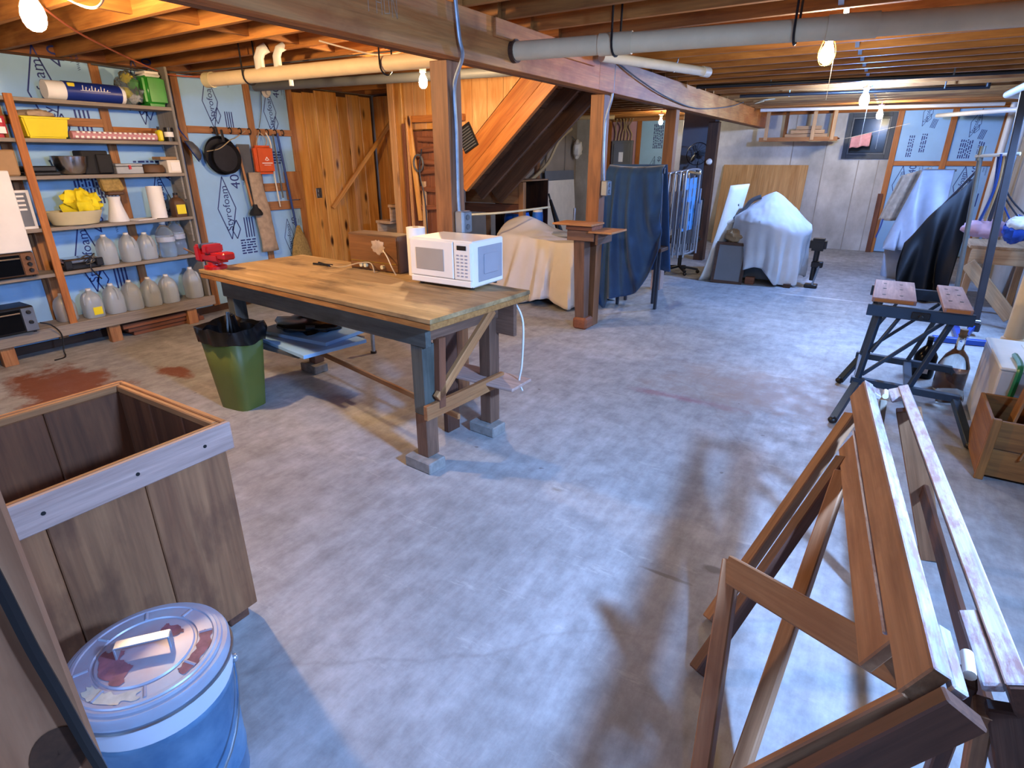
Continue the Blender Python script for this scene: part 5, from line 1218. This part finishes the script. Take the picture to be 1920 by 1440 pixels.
bk = thing('tarp_frame', 'dark bars propping up the black tarp', 'frame', (.55, 9.05, 0))
board('bar', 'dark_frame', (.82, 9.05, 1.53), (.3, 9.05, .63), .03, .03, bk)
for x, z in ((.78, 1.42), (.34, .62)): board('stand', 'dark_frame', (x, 9.05, 0), (x, 9.05, z), .03, .03, bk)
def ws2(u, v):
    A = V((.68, 10.2, 1.55)); B = V((.32, 10.2, 1.54)); E = V((.06, 10.2, .5))
    r = A.lerp(B, u/.45) if u < .45 else B.lerp(E, (u-.45)/.55)
    s = abs(v-.5)*2; sg = -1 if v < .5 else 1; zb = .45
    z = r.z+(zb-r.z)*s; w = .05*s*math.sin(u*16+3*s)
    return V((r.x-.02*s+.02*math.sin(u*20)*s, r.y+sg*(.45*s**.8+w), z))
o = tag(MB().grid(ws2, 56, 24).build('plastic_cover', 'plastic_sheet', smooth=True, solid=.004), 'translucent white plastic draped behind the black tarp', 'cover')
rk = thing('garment_rack', 'thin metal rack standing under the white plastic', 'rack', (.5, 10.2, 0))
for x in (.34, .66): MB().cyl((x, 10.2, 0), (x, 10.2, 1.5), .014, n=8).build('upright', 'alu', rk)
MB().cyl((.3, 10.2, 1.5), (.7, 10.2, 1.5), .014, n=8).build('top_bar', 'alu', rk)
for x in (.34, .66): board('foot', 'alu', (x, 9.95, .012), (x, 10.45, .012), .03, .024, rk)
gg = thing('grey_garment', 'grey garment hanging beside the white plastic', 'garment', (.15, 10.4, .85))
def gm(u, v): return V((.08+.34*u-.16*v+.05*u*v, 10.32+.05*math.sin(u*11+v), 1.42-.62*v+.12*u*(1-v)))
MB().grid(gm, 20, 14).build('garment', 'tan_cloth', gg, True, solid=.006)
hose('strap', 'navy', [(-.02, 10.3, .82), (-.03, 10.29, .7), (-.06, 10.29, .55)], .01, gg)
MB().tube([(.38, 10.3, 1.53), (.34, 10.25, 1.5), (.42, 10.35, 1.46)], .006, 5).build('hanger', 'alu', gg)
t = thing('storage_bin', 'clear storage bin with blue contents under the white plastic', 'storage bin', (.22, 10.4, 0))
loft([rr(.26, 10.45, .15, .2, .0, rot=0), rr(.26, 10.45, .17, .23, .4, rot=0)], 'plastic_sheet', 'tub', t, solid=.004)
MB().box((.14, 10.28, .01), (.38, 10.62, .3)).build('contents', 'blue_web', t, bev=.02)
MB().box((.075, 10.2, .4), (.445, 10.7, .43)).build('lid', 'white', t, bev=.008)
# ---- tall metal stand
ex = thing('metal_stand', 'tall metal stand with a crossbar and blue base', 'stand', (.85, 7.2, 0))
MB().cyl((.80, 7.35, .04), (.66, 7.35, 1.66), .022, n=12).build('grey_pole', 'grey_frame', ex, True)
MB().cyl((.655, 7.35, 1.63), (.655, 7.35, 1.76), .03, n=12).build('collar', 'grey_frame', ex, True)
MB().cyl((.62, 7.35, 1.67), (.93, 7.2, 1.69), .016, n=10).build('crossbar', 'pipe_white', ex, True)
board('dark_pole', 'dark_frame', (.965, 7.1, .1), (.82, 7.1, 2.2), .06, .06, ex, (0, 1, 0), .006)
MB().box((.92, 7.05, .05), (1.01, 7.15, .14)).build('pole_foot', 'dark_frame', ex, bev=.008)
MB().box((.93, 7.04, .14), (1.0, 7.16, .17)).build('clamp', 'steel', ex, bev=.004)
board('base_rail', 'blue_paint', (.62, 6.66, .03), (1.15, 6.74, .03), .06, .05, ex)
board('base_rail', 'blue_paint', (.84, 6.72, .03), (.84, 7.4, .03), .05, .05, ex)
board('base_upright', 'blue_paint', (.86, 6.75, .05), (.95, 7.05, .09), .04, .05, ex)
for i, (x, y, z, r, m, lab) in enumerate(((.9, 7.7, .98, (.2, .12, .09), 'pink_foam', 'reddish canvas bag hanging from the tall metal stand'), (1.12, 7.5, 1.0, (.11, .1, .13), 'blue_paint', 'blue and white ball bag hanging right of the dark pole'))):
    t = thing('hanging_bag', lab, 'bag', (x, y, z-r[2]))
    blob((x, y, z), r, i+3, .25).build('bag', m, t, True)
    if i: blob((x, y-.03, z+.06), (.1, .09, .07), 7, .2).build('white_flap', 'white', t, True)
    for k in range(3): hose('cord', 'dark_frame' if k else 'navy', [(x-.08+.08*k, y-.02, z+r[2]*.7), (.84+.03*k+.05*i, 7.45, 1.35), (.78+.04*k, 7.27, 1.685)], .008, t)
t = thing('hanging_straps', 'bundle of coloured straps hanging from the crossbar', 'straps', (.85, 7.3, 1.0))
for k in range(5): hose('strap', ('navy', 'tan', 'dark_frame', 'red', 'blue_web')[k], [(.8+.025*k, 7.25, 1.69), (.83+.02*k, 7.3, 1.4), (.8+.04*k, 7.4, 1.08)], .012, t)
# ---- small table, lumber and pipes by the right wall
tb = thing('side_table', 'pale wooden table with a diagonal brace by the right wall', 'table', (1.1, 8.1, 0))
slab('top', 'lumber', (.82, 7.75, .77), (1.42, 8.45, .8), tb)
slab('apron', 'lumber', (.84, 7.74, .62), (1.42, 7.77, .77), tb)
board('diagonal_brace', 'lumber', (.84, 7.7, .62), (1.3, 7.55, .12), .03, .13, tb)
for x, y in ((.88, 8.4), (1.38, 7.8), (1.38, 8.4), (.88, 7.8)): slab('leg', 'lumber', (x-.03, y-.03, 0), (x+.03, y+.03, .77), tb)
vp = thing('soil_pipe', 'upright white drain pipe near the right wall behind the white box', 'pipe', (1.02, 5.62, 0))
MB().cyl((1.02, 5.62, .0), (1.02, 5.62, 2.5), .062, n=20).build('pipe', 'pipe_cream', vp, True)
MB().lathe([(.11, 0), (.11, .25), (.085, .3), (.075, .36), (.064, .37)], (1.02, 5.62, 0), 20).build('hub', 'pipe_cream', vp, True)
for i, (x, y) in enumerate(((1.34, 12.3), (1.38, 11.2))):
    o = MB().cyl((x, y, 0), (x, y, 2.45), .045, n=14).build('white_tube', 'pipe_white', smooth=True); tag(o, ('white upright tube in the far right corner', 'white upright tube nearer along the right wall')[i], 'pipe', 'white tubes along the right wall')
o = tag(slab('leaning_board', 'brown_red', (-.19, 12.86, 0), (-.11, 12.905, 1.05)), 'short dark red board leaning on the corner stud', 'board')
# ---- folding work table
wk = thing('folding_workbench', 'blue grey folding clamp workbench with two wooden jaws', 'workbench', (.32, 4.6, 0))
Z = .785
slab('jaw', 'crate_rim_red', (.035, 4.48, Z-.03), (.285, 5.2, Z), wk); slab('jaw', 'crate_rim_red', (.425, 4.38, Z-.03), (.575, 5.2, Z), wk)
for x0, x1 in ((.05, .27), (.44, .56)): slab('jaw_edge', 'stud_orange', (x0, 4.478 if x0 < .3 else 4.378, Z-.026), (x1, 4.482 if x0 < .3 else 4.382, Z-.006), wk)
for x in (.1, .2, .47, .53):
    for y in (4.62, 4.85, 5.05): MB().cyl((x, y, Z-.001), (x, y, Z+.0015), .011, n=8).build('dog_hole', 'black', wk)
for y in (4.44, 5.15): board('side_rail', 'workmate', (.02, y, Z-.075), (.6, y, Z-.075), .035, .075, wk)
board('cross_rail', 'workmate', (.06, 4.46, Z-.06), (.06, 5.13, Z-.06), .03, .03, wk); board('cross_rail', 'workmate', (.56, 4.46, Z-.06), (.56, 5.13, Z-.06), .03, .03, wk)
MB().box((.27, 4.41, Z-.1), (.37, 4.425, Z-.055)).build('crank_plate', 'black', wk, bev=.004)
MB().cyl((.32, 4.35, Z-.08), (.32, 4.42, Z-.08), .014, n=10).build('crank', 'black', wk)
# H legs: upper legs to a low platform, then splayed feet
for y, yo in ((4.5, -.14), (5.08, .1)):
    board('leg', 'workmate', (.1, y, Z-.1), (.06, y+yo*.3, .2), .035, .03, wk); board('leg', 'workmate', (.5, y, Z-.1), (.36, y+yo*.3, .2), .035, .03, wk)
    board('brace', 'workmate', (.46, y+.02, Z-.12), (.08, y+yo*.3+.02, .24), .025, .022, wk)
    board('brace', 'workmate', (.22, y-.02, Z-.1), (.1, y+yo*.3-.02, .42), .022, .02, wk)
    board('platform_rail', 'workmate', (.02, y+yo*.3, .2), (.64, y+yo*.3-.04, .2), .05, .045, wk)
for x in (.06, .36): board('step_rail', 'workmate', (x, 4.42, .2), (x, 5.14, .2), .05, .03, wk)
for p, q in (((.06, 4.45, .19), (-.03, 4.07, .02)), ((.06, 5.1, .19), (-.05, 4.92, .02)), ((.62, 4.4, .19), (.71, 4.1, .02)), ((.62, 5.1, .19), (.74, 5.3, .02))):
    board('foot_leg', 'workmate', p, q, .045, .04, wk); MB().ball((q[0], q[1], .024), (.03, .03, .024), 10, 6).build('rubber_foot', 'black', wk, True)
bd = thing('dark_bottle', 'stout dark glass bottle with a pale label behind the folding workbench', 'bottle', (.5, 5.42, 0))
MB().lathe([(.075, 0), (.08, .02), (.08, .18), (.05, .23), (.022, .26), (.02, .31)], (.5, 5.45, 0), 20).build('body', 'glass_dark', bd, True)
MB().box((.46, 5.366, .05), (.53, 5.372, .13)).build('label', 'carton', bd)
MB().cyl((.5, 5.45, .31), (.5, 5.45, .335), .022, n=12).build('cap', 'black', bd)
bc2 = thing('glass_demijohn', 'clear glass bottle with a cork on the floor behind the folding workbench', 'bottle', (.68, 5.3, 0))
MB().lathe([(.09, 0), (.1, .02), (.1, .2), (.07, .28), (.03, .33), (.026, .43), (.032, .44)], (.66, 5.2, 0), 24).build('body', 'glass', bc2, True)
MB().cyl((.66, 5.2, .42), (.66, 5.2, .48), .022, .026, 12).build('cork', 'tan', bc2)
MB().cyl((.66, 5.2, .012), (.66, 5.2, .16), .085, n=20).build('dregs', 'amber', bc2, True)
t = thing('glass_jars', 'small clear jar lying on its side by the white box', 'jar', (.62, 4.86, 0))
MB().lathe([(.05, 0), (.055, .01), (.055, .12), (.04, .15), (.042, .16)], (0, 0, 0), 18, Matrix.Rotation(math.radians(80), 4, 'Y')).xf(Matrix.Translation((.56, 4.85, .057))).build('jar', 'glass', t, True)
# ---- white box with green strap, wooden crate
bx = thing('shipping_box', 'white shipping box with a green strap beside the wooden crate', 'box', (1.05, 4.55, 0))
MB().box((.76, 4.24, 0), (1.38, 4.95, .48)).build('carton', 'carton', bx, bev=.01)
MB().box((.755, 4.23, .481), (1.385, 4.96, .5)).build('lid', 'white', bx, bev=.006)
MB().box((.93, 4.35, .501), (1.3, 4.85, .503)).build('shipping_label', 'paper', bx)
hose('green_strap', 'green_strap', [(.85, 4.5, .515), (.85, 4.3, .515), (.845, 4.225, .48), (.84, 4.222, .3), (.84, 4.222, .12)], .016, bx)
cr = thing('wooden_crate', 'small open wooden crate standing before the white box at the right edge', 'crate', (.95, 3.9, 0))
def cb2(n, a, b): return slab(n, 'crate_small', a, b, cr)
for i in range(2): cb2('side_slat', (.72, 3.72, .02+.165*i), (1.3, 3.74, .18+.165*i))
cb2('side_slat', (.72, 4.18, .02), (1.3, 4.2, .34)); cb2('end_board', (.70, 3.72, .02), (.72, 4.2, .34)); cb2('end_board', (1.3, 3.72, .02), (1.32, 4.2, .34)); cb2('bottom_board', (.72, 3.74, .02), (1.3, 4.18, .035))
cb2('corner_post', (.7, 3.69, 0), (.74, 3.719, .36)); cb2('handle_block', (.98, 3.69, .1), (1.1, 3.719, .2))
c3 = thing('shallow_box', 'shallow wooden box set on edge inside the crate', 'box', (1.0, 3.95, .1))
board('bottom', 'crate_small', (.86, 3.86, .06), (.98, 4.08, .46), .4, .012, c3, (1, 0, 0))
board('side', 'crate_small', (.78, 3.84, .06), (.88, 4.08, .48), .016, .1, c3, (0, 1, 0)); board('side', 'crate_small', (1.2, 3.84, .06), (1.2, 4.08, .48), .016, .1, c3, (0, 1, 0)); board('end', 'crate_small', (.86, 4.06, .48), (1.22, 4.06, .48), .1, .016, c3)
# ================================================================== FOREGROUND LEFT
bo = thing('wooden_bin', 'large open wooden bin of wide weathered boards in the left foreground', 'bin', (-2.1, .5, 0))
bx0, bx1, by0, by1, bz = -2.45, -1.765, -.35, .95, .82
def cut(name, m, a, b): return slab(name, m, a, b, bo, .004)
ys = [-.35, -.02, .16, .42, .68, .95]
for i in range(5): cut('side_board', 'crate', (bx1-.02, ys[i]+.001, .05), (bx1, ys[i+1]-.001, bz-.03))
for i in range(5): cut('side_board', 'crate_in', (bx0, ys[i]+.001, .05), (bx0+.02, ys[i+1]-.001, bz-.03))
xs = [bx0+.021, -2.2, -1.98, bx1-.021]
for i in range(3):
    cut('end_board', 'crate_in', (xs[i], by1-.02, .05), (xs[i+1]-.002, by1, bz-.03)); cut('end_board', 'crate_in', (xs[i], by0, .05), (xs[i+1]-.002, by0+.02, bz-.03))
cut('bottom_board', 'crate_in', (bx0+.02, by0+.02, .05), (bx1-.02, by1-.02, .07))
cut('rim', 'crate_rim', (bx1+.001, by0, bz-.1), (bx1+.022, by1+.02, bz)); cut('rim', 'stud', (bx0-.022, by0, bz-.08), (bx0-.001, by1+.02, bz)); cut('rim', 'stud', (bx0, by1+.001, bz-.08), (bx1, by1+.022, bz))
cut('rim_cap', 'stud', (bx1-.02, by0, bz-.03), (bx1, by1, bz-.002)); cut('rim_cap', 'stud', (bx0, by0, bz-.03), (bx0+.02, by1, bz-.002)); cut('rim_cap', 'stud', (bx0+.02, by1-.02, bz-.03), (bx1-.02, by1, bz-.002))
for x, y in ((bx1-.06, by1-.07), (bx0+.06, by1-.07), (bx1-.06, by0+.07), (bx0+.06, by0+.07)): cut('foot', 'saw_dark', (x-.04, y-.04, 0), (x+.04, y+.04, .049))
for y in (.42, .66, .87): MB().cyl((bx1+.02, y, bz-.05), (bx1+.0235, y, bz-.05), .006, n=8).build('screw', 'black', bo)
# galvanised can
gc = thing('metal_can', 'galvanised metal can with a paint stained lid in the left foreground', 'can', (-1.36, .42, 0))
gx, gy, gh, gr = -1.355, .425, .47, .178
MB().lathe([(gr*.9, 0), (gr*.92, .006), (gr*.935, .09), (gr*.95, .094), (gr*.94, .1), (gr*.985, .36), (gr, .365), (gr*.99, .375), (gr*1.0, gh)], (gx, gy, 0), 48).build('body', 'can_blue', gc, True)
MB().cyl((gx, gy, gh-.085), (gx, gy, gh-.004), gr*1.012, n=48, cap=False).build('upper_band', 'white_band', gc, True)
def lidz(r):
    q = r/gr
    return gh+.036-.012*q*q-(.004 if .60 < q < .66 else 0)-(.006 if q > .96 else 0)+(.003 if .86 < q < .91 else 0)
rs = [.0, .2, .4, .56, .6, .615, .645, .66, .75, .85, .865, .905, .92, .955, .97, 1.03]
ld = MB().lathe([(max(.0005, gr*q), lidz(gr*q)) for q in rs]+[(gr*1.055, gh+.008), (gr*1.045, gh-.02)], (gx, gy, 0), 56).build('lid', 'lid_paint', gc, True)
MB().tube([(gx+gr*1.058*math.cos(a*math.pi/24), gy+gr*1.058*math.sin(a*math.pi/24), gh-.018) for a in range(48)], .005, 6, True).build('lid_rim', 'steel', ld, True)
for i in range(8):
    a = math.pi*i/4+.3; MB().tube([(gx+gr*q*math.cos(a), gy+gr*q*math.sin(a), lidz(gr*q)) for q in (.67, .75, .84)], .004, 6).build('lid_ridge', 'lid_paint', ld, True)
dv = V((.62, .78, 0)).normalized()
board('lid_handle', 'galv', V((gx, gy, gh+.068))-dv*.06, V((gx, gy, gh+.068))+dv*.06, .028, .005, ld, bev=.001)
for s in (-1, 1): board('handle_foot', 'galv', V((gx, gy, gh+.03))+dv*s*.059, V((gx, gy, gh+.069))+dv*s*.059, .028, .005, ld, tuple(dv), bev=.001)
def smear(a0, a1, q0, q1, m, n=26):
    def f(u, v):
        q = q0+(q1-q0)*v; a = a0+(a1-a0)*u; q += .05*nz(u*7, v*2, a0)*(1 if 0 < v else 1); a += .12*nz(v*4, u*5, a1)
        return V((gx+gr*q*math.cos(a), gy+gr*q*math.sin(a), lidz(gr*q)+.0012))
    return MB().grid(f, n, 8).build('paint_stain', m, ld, True)
smear(-2.5, -1.0, .28, .57, 'red_smear'); smear(.1, 1.1, .68, .84, 'red_smear'); smear(1.3, 2.1, .3, .5, 'red_smear'); smear(-1.6, -.6, .68, .83, 'pale_smear')
e1 = V((gx+gr*1.02*math.cos(-2.0), gy+gr*1.02*math.sin(-2.0), gh-.1)); e2 = V((gx+gr*1.02*math.cos(1.14), gy+gr*1.02*math.sin(1.14), gh-.1))
mid = (e1+e2)/2; side = V((math.cos(-.43), math.sin(-.43), 0))
MB().tube([mid+(e1-mid)*math.cos(math.pi*i/20)+side*(.215*math.sin(math.pi*i/20))-V((0, 0, .21*math.sin(math.pi*i/20))) for i in range(21)], .004, 6).build('bail_handle', 'steel', gc, True)
for e in (e1, e2): MB().ball(e, .013, 10, 6).build('bail_ear', 'galv', gc, True)
# dark board and cable at the left edge
db = thing('upright_board', 'dark weathered upright board at the lower left edge', 'board', (-1.0, .1, 0))
hd = V((-.98, .2, 0)); sdv = V((-.2, -.98, 0)).normalized(); hd.normalize()
c0 = hd*.93+sdv*.13
board('board', 'dark_post', c0, c0+V((0, 0, 1.5)), .26, .04, db, tuple(hd), .006)
def onb(s, z, d): return hd*(.91-d)+sdv*s+V((0, 0, z))
MB().grid(lambda u, v: onb(.045+(.034*v+.004*nz(u*5, v, 1))*math.cos(2*math.pi*u), .81+.05*v*math.sin(2*math.pi*u), .0015), 24, 5, True).build('knot', 'brown_dark', db, True)
o = tag(hose('black_cable', 'black', [tuple(onb(s_, z_, .012)) for s_, z_ in ((.06, 1.5), (.045, 1.3), (.034, 1.14), (.028, 1.02), (.02, .92), (.012, .81), (.006, .74), (.0, .6), (.01, .4), (.02, .2), (.03, .012), (.1, .012))], .0085), 'black cable hanging in front of the dark upright board', 'cable')
# ================================================================== FOREGROUND RIGHT: FOLDING SAWHORSE
sw = thing('folding_sawhorse', 'folding wooden sawhorse with worn white edges in the right foreground', 'sawhorse', (.2, 1.7, 0))
def sb(n, m, p, q, w, h, up=(0, 0, 1), **k): return board(n, m, p, q, w, h, sw, up, .004, **k)
dl = V((-.42, -.02, -.907)); nl = V((.907, 0, -.42))      # down the left face, and into its thickness
T0, T1 = V((.232, 1.05, .8)), V((.06, 2.63, .8))
def lf(t, d, n=.018): return T0.lerp(T1, t)+dl*d+nl*n
sb('top_rail', 'saw_face', lf(0, .047), lf(1, .047), .036, .09, tuple(dl))
sb('worn_edge', 'saw_top', lf(0, .0, .019), lf(1, .0, .019), .036, .005, tuple(dl))
sb('lower_rail', 'saw_face', lf(.1, .15, .03), lf(.80, .15, .03), .03, .105, tuple(dl))
sb('worn_edge', 'saw_top', lf(.1, .097, .0), lf(.78, .097, .0), .012, .008, tuple(dl))
sb('hinge_block', 'saw_top', lf(-.005, .01, .052), lf(.1, .01, .052), .03, .02, tuple(dl))
sb('near_leg', 'saw_dark', (.285, 1.02, .765), (-.22, .88, 0), .036, .085, (-.5, -.1, .8))
sb('near_leg_face', 'saw_leg', (.235, 1.06, .70), (-.25, .93, 0), .02, .085, (-.5, -.1, .8))
sb('far_leg', 'saw_leg', (.045, 2.47, .70), (-.265, 1.83, .012), .04, .05, (1, 0, 1))
sb('far_leg', 'saw_dark', (.05, 2.22, .62), (-.24, 1.57, .012), .045, .05, (1, 0, 1))
sb('middle_leg', 'saw_leg', (.05, 2.14, .60), (-.045, 1.2, .012), .045, .045, (1, 0, .3))
sb('outer_leg', 'saw_leg', (-.195, 1.61, .47), (-.125, 1.17, .012), .045, .05, (1, 0, .3))
sb('cross_plank', 'saw_face', (.26, 1.24, .60), (-.205, 1.585, .455), .02, .085, (-.1, .62, .75))
dr2 = V((.42, -.02, -.907)); nr = V((-.907, 0, -.42)); S0, S1 = V((.378, 1.1, .795)), V((.215, 2.68, .795))
def rf(t, d, n=.018): return S0.lerp(S1, t)+dr2*d+nr*n
sb('top_rail', 'saw_dark', rf(0, .047), rf(1, .047), .036, .09, tuple(dr2))
sb('worn_edge', 'saw_top', rf(0, .0, .019), rf(1, .0, .019), .036, .005, tuple(dr2))
sb('hinge_block', 'saw_top', rf(0, .012, .055), rf(.13, .012, .055), .035, .02, tuple(dr2))
sb('hinge_block', 'saw_top', rf(.93, .012, .05), rf(1, .012, .05), .05, .02, tuple(dr2))
sb('hinge_block', 'saw_top', lf(.95, .012, .05), lf(1, .012, .05), .04, .02, tuple(dl))
sb('right_leg', 'saw_dark', (.375, 1.12, .72), (.62, .95, .012), .04, .085, (1, 0, .3)); sb('right_leg', 'saw_leg', (.23, 2.6, .72), (.47, 2.72, .012), .04, .085, (1, 0, .3))
sb('right_brace', 'saw_dark', (.31, 1.16, .72), (.36, 1.3, .012), .05, .03, (1, 0, 0)); sb('right_brace', 'saw_leg', (.335, 1.12, .7), (.44, 1.2, .012), .05, .03, (1, 0, 0))
sb('inner_leg', 'grey_dirty', (.14, 2.6, .74), (.2, 2.35, .012), .06, .025, (1, 0, 0)); sb('cross_plank', 'saw_dark', (.5, 1.02, .36), (.36, 2.66, .36), .02, .07)
for t_ in (.04, .97):
    p = (lf(t_, .0, .09)+rf(t_, .0, .09))/2; MB().cyl(p-V((0, .03, -.004)), p+V((0, .03, .004)), .011, n=12).build('hinge', 'white_warm', sw, True)
o = tag(board('grey_strap', 'steel', (.02, .95, .33), (.24, .88, .33), .02, .02), 'grey metal bar resting across the near sawhorse leg', 'bar')
